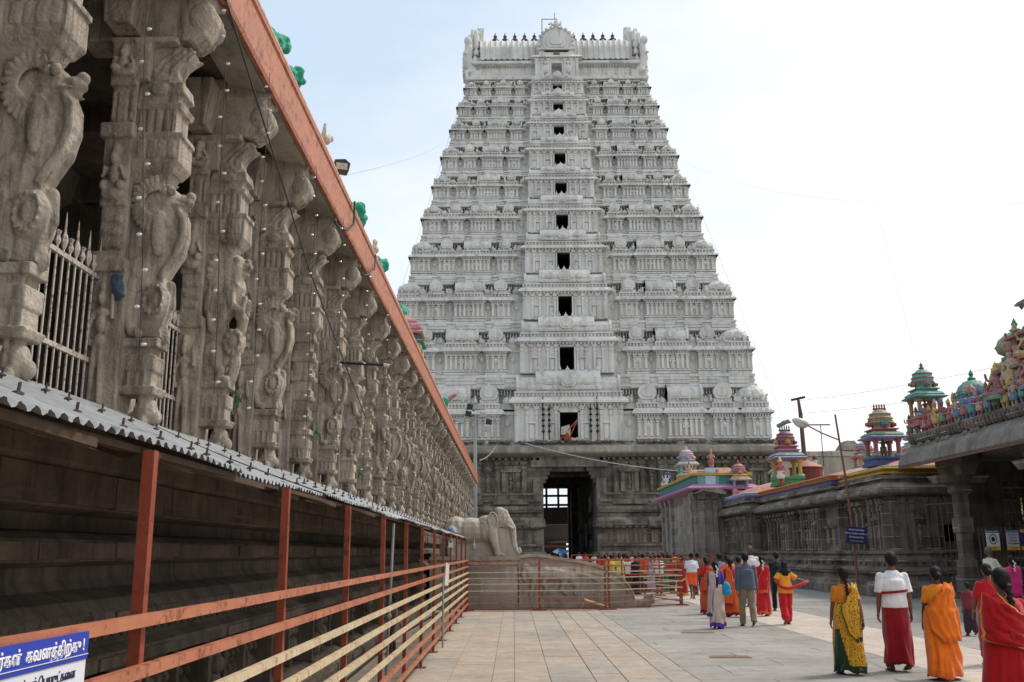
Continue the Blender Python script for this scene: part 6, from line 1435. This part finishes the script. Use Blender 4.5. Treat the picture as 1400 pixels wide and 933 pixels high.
def hair(t,p,style,det,mat=HR,flowers=False,neck=0):
    g=MB(); n=14 if det else 8; g.fr=Fr((0,0,-.03))
    g.ell((0,-.012,1.572),(.084,.095,.098),n,9); g.ell((0,-.05,1.54),(.075,.055,.08),n,8)
    if style=='bun': g.ell((0,-.115,1.525),(.055,.045,.052),n,8); g.ell((0,-.12,1.53),(.04,.05,.036),n,7)
    elif style=='braid' or style=='long':
        k=14; L_=.46 if style=='long' else .36; w_=.036 if style=='long' else .026
        for i in range(k):
            q=i/(k-1); g.ell(((-1)**i*.008,-.085-.045*math.sin(q*2.2)-(.02 if p.st>1.1 else 0),1.49-L_*q),(w_*(1.1-.45*q),w_*.8*(1.1-.45*q),.026),8,6)
    elif style=='loose': 
        g.ell((0,-.06,1.46),(.09,.06,.11),n,8); g.ell((0,-.075,1.34),(.10,.055,.12),n,8)
    o=link('hair',fuse(g,.009 if det else .02,'hair',mat,1,disp=.003 if det else 0,dscale=60),t)
    if flowers:
        f=MB(); f.fr=Fr((0,0,-.03)); r2=random.Random(4)
        for i in range(26): q=i/25; f.ell((r2.uniform(-.02,.02)+.02*math.sin(q*6),-.12-.045*math.sin(q*2.2)-.02,1.54-.26*q),.014,6,5)
        f.build('flower_string',FLW,t)
CNT=[0]
def person(label,x,y,kind,cols,h=1.5,rz=0,det=False,step=.13,lead=1,arm=(-.15,.15),bend=(0,0),style='braid',stout=1.0,flowers=False,skin=None,group=None,hairmat=HR,pallu=None,folds=13,hem=None,extra=None,sleeve=.36,panel=None):
    CNT[0]+=1; sd=CNT[0]; t=thing('person',label,'person',(x,y,.004),R(rz),group,h/1.65); skin=skin or (SK2 if sd%3==0 else SK)
    fem=kind in('sari','salwar'); p=Pose(step,lead,arm,0,fem,stout,bend)
    v=.0075 if det else .021
    link('body',fuse(body(p,v,det),v,'body',skin,1),t)
    C=[c if isinstance(c,bpy.types.Material) else fab(c) for c in cols]
    n=76 if det else 36; rows=30 if det else 12; cv=.011 if det else .024
    if kind=='sari':      # cols: sari, border, blouse
        link('blouse',fuse(torso_cloth(p,.009,1.12,sleeve),cv,'blouse',C[2],1),t)
        sk=skirt(C,p,.045,1.06,(hem or .215)*stout**.5,1.0,n,rows,folds,.011,.3,sd,border=.07,panel=panel); sm=solid(sk.mesh('wrap',C[:2]),.006); sm.polygons.foreach_set('use_smooth',[True]*len(sm.polygons)); link('sari_skirt',sm,t)
        pl=pallu or [(-100,60,.62,.03),(-95,70,.9,.015),(-80,95,1.06,.0),(-62,80,1.22,.0),(-52,52,1.33,.0),(-48,40,1.38,-.01)]
        for q in range(1):
            dm=drape(p,C,pl,seed=sd); me=solid(dm.mesh('drape',C[:2]),.007); me.polygons.foreach_set('use_smooth',[True]*len(me.polygons)); link('sari_end',me,t)
    elif kind=='lungi':   # cols: lungi, border, shirt
        link('shirt',fuse(torso_cloth(p,.018,.86 if not extra else .93,.42,.004),cv,'shirt',C[2],2,disp=.004,dscale=12),t)
        sk=skirt(C,p,.09 if not extra=='short' else .48,.96,(hem or .185),.95,n,rows,7,.007,.1,sd,border=.03); sm=solid(sk.mesh('wrap',C[:2]),.006); sm.polygons.foreach_set('use_smooth',[True]*len(sm.polygons)); link('lungi',sm,t)
    elif kind=='trousers': # cols: trousers, shirt
        link('shirt',fuse(torso_cloth(p,.02,.82,sleeve,.008),cv,'shirt',C[1],2,disp=.004,dscale=12),t)
        g=MB(); g.ell((0,0,.92),(.172,.13,.1),12,8)
        for (h_,kn,an) in p.legs: a=Vector(an); g.tube([h_,((h_[0]+kn[0])/2,(h_[1]+kn[1])/2,(h_[2]+kn[2])/2),kn,((kn[0]+an[0])/2,(kn[1]+an[1])/2-.01,(kn[2]+an[2])/2),(an[0],an[1],an[2]-.03)],[.105,.096,.078,.074,.07],12); g.ell(h_,.103,12,8)
        link('trousers',fuse(g,cv,'trousers',C[0],2,disp=.008,dscale=11),t)
    elif kind=='salwar':  # cols: trousers, tunic, scarf
        g=MB(); g.ell((0,0,.92),(.17,.13,.1),12,8)
        for (h_,kn,an) in p.legs: g.tube([h_,kn,(an[0],an[1],an[2]+.06),(an[0],an[1],an[2]-.02)],[.11,.105,.1,.07],12); g.ell(h_,.108,12,8)
        link('loose_trousers',fuse(g,cv,'trousers',C[0],2,disp=.01,dscale=10),t)
        link('tunic',fuse(torso_cloth(p,.02,.80,.42,.03),cv,'tunic',C[1],2,disp=.004,dscale=12),t)
    if det or kind!='x':
        f=MB()
        for k,(h_,kn,an) in enumerate(p.legs):
            if p.lift[k]<.02: f.box(an[0]*1.03-.04,an[0]*1.03+.04,an[1]-.07,an[1]+.15,-.004,.010)
        f.build('sandal',SAN,t)
    hair(t,p,style,det,hairmat,flowers)
    if fem and det:
        b=MB()
        for (S0,E_,W_) in p.arms:
            for q in (.08,.13,.18):
                c=W_.lerp(E_,q); b.tube([(c.x+.029*math.cos(R(a)),c.y+.029*math.sin(R(a)),c.z) for a in range(0,361,30)],.0028,5)
        b.build('bangles',GOLD,t)
    return t,p
def at(px,py,depth=None): # ground point seen at a photo pixel
    P_=R(12.57); tt=math.tan(P_-math.atan((py-466.5)/1294)); Y=-1.65/tt; d=Y*math.cos(P_)-1.65*math.sin(P_); return (px-700)*d/1294,Y
# --- nearest group, walking away
X,Y=at(1160,926); person('woman in a yellow dotted sari with dark green border, orange blouse and long black braid',X,Y,'sari',[fab((206,150,40),(70,60,20),'dots',34),(34,56,34),(206,120,30)],1.43,2,True,.15,1,(.2,-.38),(0,0),'braid',1.08,panel=(185,262,.62),hem=.205,
    pallu=[(-62,34,.50,.03),(-75,62,.72,.02),(-84,78,.98,.008),(-68,62,1.16,.0),(-52,46,1.30,.0),(-48,38,1.375,-.01)])
X,Y=at(1228,922); t,p=person('tall man in a white short-sleeved shirt and long dark red lungi',X,Y,'lungi',[(140,16,30),(120,14,26),(222,222,224)],1.63,0,True,.07,1,(.05,-.1),(0,0),'short',1.0)
m=MB()
for i in range(40):
    a=2*math.pi*i/40; m.v+=[(.200*math.cos(a),.158*math.sin(a),1.065+.018*math.cos(a)),(.203*math.cos(a),.161*math.sin(a),1.10+.018*math.cos(a))]
m.f=[(2*i,2*((i+1)%40),2*((i+1)%40)+1,2*i+1) for i in range(40)]; m.m=[0]*40; o=link('waist_scarf',solid(m.mesh('s',fab((140,20,34))),.012),t)
X,Y=at(1290,934); person('stout woman in a plain bright orange sari and orange blouse with a low hair bun',X,Y,'sari',[(226,110,18),(214,96,20),(222,128,24)],1.44,-4,True,.12,-1,(.18,-.1),(0,0),'bun',1.22,hem=.25,
    pallu=[(-70,70,.55,.04),(-82,110,.8,.02),(-88,120,1.0,.01),(-70,90,1.16,.0),(-55,60,1.3,.0),(-50,44,1.385,-.01)])
person('girl in a red tunic between the orange sari and the big red sari',6.98,14.4,'salwar',[(170,30,50),(178,20,32),(178,20,32)],1.45,0,True,.1,1,(.35,-.2),(0,0),'bun',1.05)
person('large woman in deep red sari with gold edge and thick long braid',4.26,8.55,'sari',[(168,12,22),(210,150,50),(176,20,30)],1.50,6,True,.1,1,(-.12,.1),(.1,0),'long',1.28,hem=.26,sleeve=.3,
    pallu=[(-60,60,.9,.02),(-90,150,1.0,.015),(-112,140,1.12,.005),(-128,90,1.24,.0),(-132,56,1.34,.0),(-134,44,1.39,-.01)])
# --- middle group
X,Y=at(979,862); t,p=person('woman in pale mauve and purple sari with a bright blue shoulder bag',X,Y,'sari',[(184,164,156),(92,40,150),(74,56,150)],1.44,3,True,.12,-1,(.05,.1),(0,.0),'long',1.0,True,
    pallu=[(-150,44,.30,.05),(-148,44,.6,.03),(-140,50,.9,.02),(-128,60,1.12,.0),(-125,56,1.3,.0),(-125,50,1.385,-.01)])
b=MB(); b.ell((.24,-.08,.98),(.11,.08,.15)); b.ell((.25,-.08,.88),(.12,.09,.09)); link('bag',fuse(b,.012,'bag',fab((24,150,190)),1,disp=.004,dscale=14),t); b=MB(); b.tube([(.2,-.08,1.1),(.17,-.06,1.25),(.14,-.02,1.37),(.16,.06,1.3)],.014,6); b.build('bag_strap',fab((60,70,170)),t)
X,Y=at(1021,859); person('man in a slate blue long-sleeved shirt and khaki trousers amid the middle group',X,Y,'trousers',[(134,118,98),(76,86,102)],1.62,0,True,.16,1,(-.1,.15),(0,0),'short',1.05,sleeve=1)
X,Y=at(1074,857); t,p=person('girl in an orange shirt and red trousers stretching a red scarf behind her',X,Y,'salwar',[(190,20,34),(230,150,46),(190,20,34)],1.42,2,True,.15,-1,(((-.26,-.03,1.14),(-.17,-.1,1.02)),((.33,-.02,1.16),(.56,-.05,1.1))),(0,0),'loose',1.05)
m=MB(); pts=[(-.3,-.10,1.13),(-.16,-.17,.97),(0,-.19,.93),(.18,-.18,.95),(.38,-.13,1.02),(.60,-.07,1.11)]; m.tube(pts,[.03,.035,.04,.04,.045,.035],9); me=m.mesh('scarf',fab((190,22,36)),True); link('red_scarf',me,t)
g=MB(); g.ell((0,-.01,1.36),(.2,.10,.07)); g.ell((0,-.04,1.40),(.12,.09,.09)); link('dark_shawl',fuse(g,.014,'dark_shawl',fab((28,34,46)),2),t)
X,Y=at(999,846); person('woman in an orange sari with maroon border, just left of the slate-shirted man',X,Y,'sari',[(206,92,36),(150,30,36),(166,28,36)],1.47,4,False,.12,1,(.1,-.1),(0,0),'braid',1.0,
    pallu=[(-140,90,.3,.05),(-130,80,.6,.03),(-120,70,.9,.02),(-112,60,1.12,.0),(-112,50,1.3,.0),(-115,44,1.385,-.01)])
X,Y=at(1043,845); person('bright red sari woman with white braid flowers, right of the slate-shirted man',X,Y,'sari',[(186,24,36),(216,96,40),(180,20,34)],1.52,-3,False,.14,-1,(.1,.1),(.3,0),'braid',1.0,True)
X,Y=at(1063,838); person('man in plain black clothes partly hidden behind the red scarf girl',X,Y,'trousers',[(24,24,28),(26,28,32)],1.62,0,False,.12,1,(.1,-.1),(0,0),'short',1.1)
X,Y=at(1027,832); person('tall nearly bald man in a white shirt rising above the middle group',X,Y,'lungi',[(214,210,200),(200,196,190),(220,220,226)],1.80,0,False,.1,1,(.1,-.1),(0,0),'short',1.0,hairmat=plain('cropped_hair',srgb(104,74,60),.6))
X,Y=at(995,838); person('woman wrapped in salmon pink cloth with a pale cap behind the mauve sari',X,Y,'sari',[(222,122,90),(226,150,120),(222,116,86)],1.55,0,False,.1,1,(.1,-.1),(0,0),'bun',1.15)
X,Y=at(984,834); person('man in a faded blue checked shirt behind the salmon cloth',X,Y,'trousers',[(70,66,70),(122,130,168)],1.6,0,False,.1,-1,(.1,-.1),(0,0),'short',1.0)
X,Y=at(966,842); person('woman in an orange-red sari mostly hidden left of the mauve sari',X,Y,'sari',[(196,84,40),(180,30,34),(186,34,40)],1.5,0,False,.1,1,(.1,-.1),(0,0),'bun',1.0)
X,Y=at(1010,836); person('boy in a maroon shirt squeezed between the two orange saris and the tall white shirt',X,Y,'trousers',[(60,50,50),(150,40,50)],1.5,0,False,.1,1,(.1,-.1),(0,0),'short',1.0)
X,Y=at(945,821); person('man in a white shirt with a knee-length orange wrap near the last red post',X,Y,'lungi',[(232,88,30),(220,80,30),(206,212,222)],1.60,8,False,.14,-1,(.1,-.1),(.9,0),'short',1.1,extra='short')
X,Y=at(931,817); person('woman in a dark red sari with gold hem right behind the last red post',X,Y,'sari',[(160,34,34),(220,150,50),(150,30,34)],1.5,20,False,.1,1,(.1,-.1),(0,0),'bun',1.0)
X,Y=at(953,815); person('man in a brown shirt half hidden behind the knee-length orange wrap',X,Y,'trousers',[(60,50,46),(110,76,60)],1.6,0,False,.1,1,(.1,-.1),(0,0),'short',1.0)
# --- right, near the mandapa fence
person('man in a cream shirt standing in profile beside the mandapa pillar',11.9,24.3,'lungi',[(206,202,190),(190,186,176),(200,194,172)],1.72,-80,False,.06,1,(.5,.5),(.6,.6),'short',1.05,hairmat=HG)
person('woman in a magenta pink sari with flowers in her hair before the fence notices',11.6,22.7,'sari',[(206,40,120),(190,30,100),(206,44,116)],1.5,0,False,.06,1,(.3,.3),(.9,.9),'braid',1.1,True)
person('woman in a magenta blouse and sea-green drape at the right edge before the fence',11.75,21.4,'sari',[(190,40,110),(120,190,170),(190,40,110)],1.55,20,False,.06,1,(.3,.3),(.9,.9),'bun',1.15)
person('dark-haired child in a red top glimpsed beyond the tall white-shirted man',8.9,19.2,'salwar',[(60,40,50),(120,40,50),(120,40,50)],1.02,0,False,.08,1,(.1,-.1),(0,0),'short',1.0)
# --- crowd behind the barriers
G='pilgrims waiting behind the red barriers'
crowd=[(822,3,(196,40,34),'red'),(834,6,(206,170,60),'mustard yellow'),(846,2,(220,214,120),'pale yellow'),(858,5,(214,214,214),'white'),(868,1,(40,36,44),'black'),(878,4,(214,70,40),'orange-red'),(889,6,(180,170,214),'lavender'),(900,3,(214,218,226),'clean white'),(907,5,(30,120,80),'green'),(917,2,(190,44,40),'crimson'),(826,8,(220,110,50),'orange'),(852,9,(170,40,50),'maroon'),(894,9,(222,120,40),'saffron'),(912,8,(90,60,110),'plum')]
for i,(px,dy,c,nm) in enumerate(crowd):
    Y=36.9+dy*.62; X=(px-700)*(Y*.976-.36)/1294; k='sari' if i%2==0 else 'trousers'
    person('pilgrim in %s among the crowd behind the red barriers'%nm,X,Y,k,[c,tuple(int(q*.6) for q in c),c] if k=='sari' else [(60,54,52),c],1.48+.1*((i*7)%3)/2,(i*47)%70-35,False,.05,1 if i%2 else -1,(.1,-.1),(.2,.1),('bun','short')[i%2],1.0,group=G)
for i,(px,Y,c,nm) in enumerate([(818,47,(200,60,50),'brick'),(829,52,(230,220,200),'ivory'),(838,49,(80,60,110),'indigo'),(845,56,(220,140,60),'marigold'),(855,50,(30,30,36),'charcoal'),(864,54,(210,210,220),'bluish white'),(872,48,(180,50,90),'raspberry'),(884,57,(90,140,110),'sage green'),(893,51,(230,230,226),'chalk white'),(903,55,(200,80,50),'rust'),(912,49,(60,80,130),'navy'),(921,53,(210,170,80),'gold'),(810,60,(190,190,180),'stone grey'),(799,66,(190,60,50),'vermilion'),(790,70,(220,220,220),'off-white')]):
    person('distant pilgrim in %s walking towards the gateway behind the barriers'%nm,(px-700)*(Y*.976-.36)/1294,Y,'sari' if i%3==0 else 'trousers',[c,tuple(int(q*.6) for q in c),c] if i%3==0 else [(60,54,52),c],1.6,(i*53)%80-40,False,.08,1 if i%2 else -1,(.1,-.1),(.2,.1),('bun','short')[i%2],1.0,group='pilgrims walking to the gateway')
person('seated pilgrim resting inside the queue passage by the wall',-2.05,16.6,'trousers',[(60,48,44),(90,60,50)],.95,90,False,.05,1,(.3,.3),(.8,.8),'short',1.1)
for i,(px,c,nm,yy) in enumerate([(748,(220,226,234),'pale grey',124.5),(757,(190,80,66),'brick red',126),(766,(240,240,240),'bright white',125),(772,(90,90,110),'charcoal',127),(762,(60,120,120),'dark teal',124)]):
    person('far pilgrim in %s seen through the tower passage'%nm,(px-700)*(yy*.976-.3)/1294,yy,'trousers',[(50,46,44),c],1.62,(i*70)%180,False,.1,1,(.1,-.1),(.2,.1),'short',1.0,group='pilgrims beyond the tower passage')
bpy.data.scenes.remove(TS)
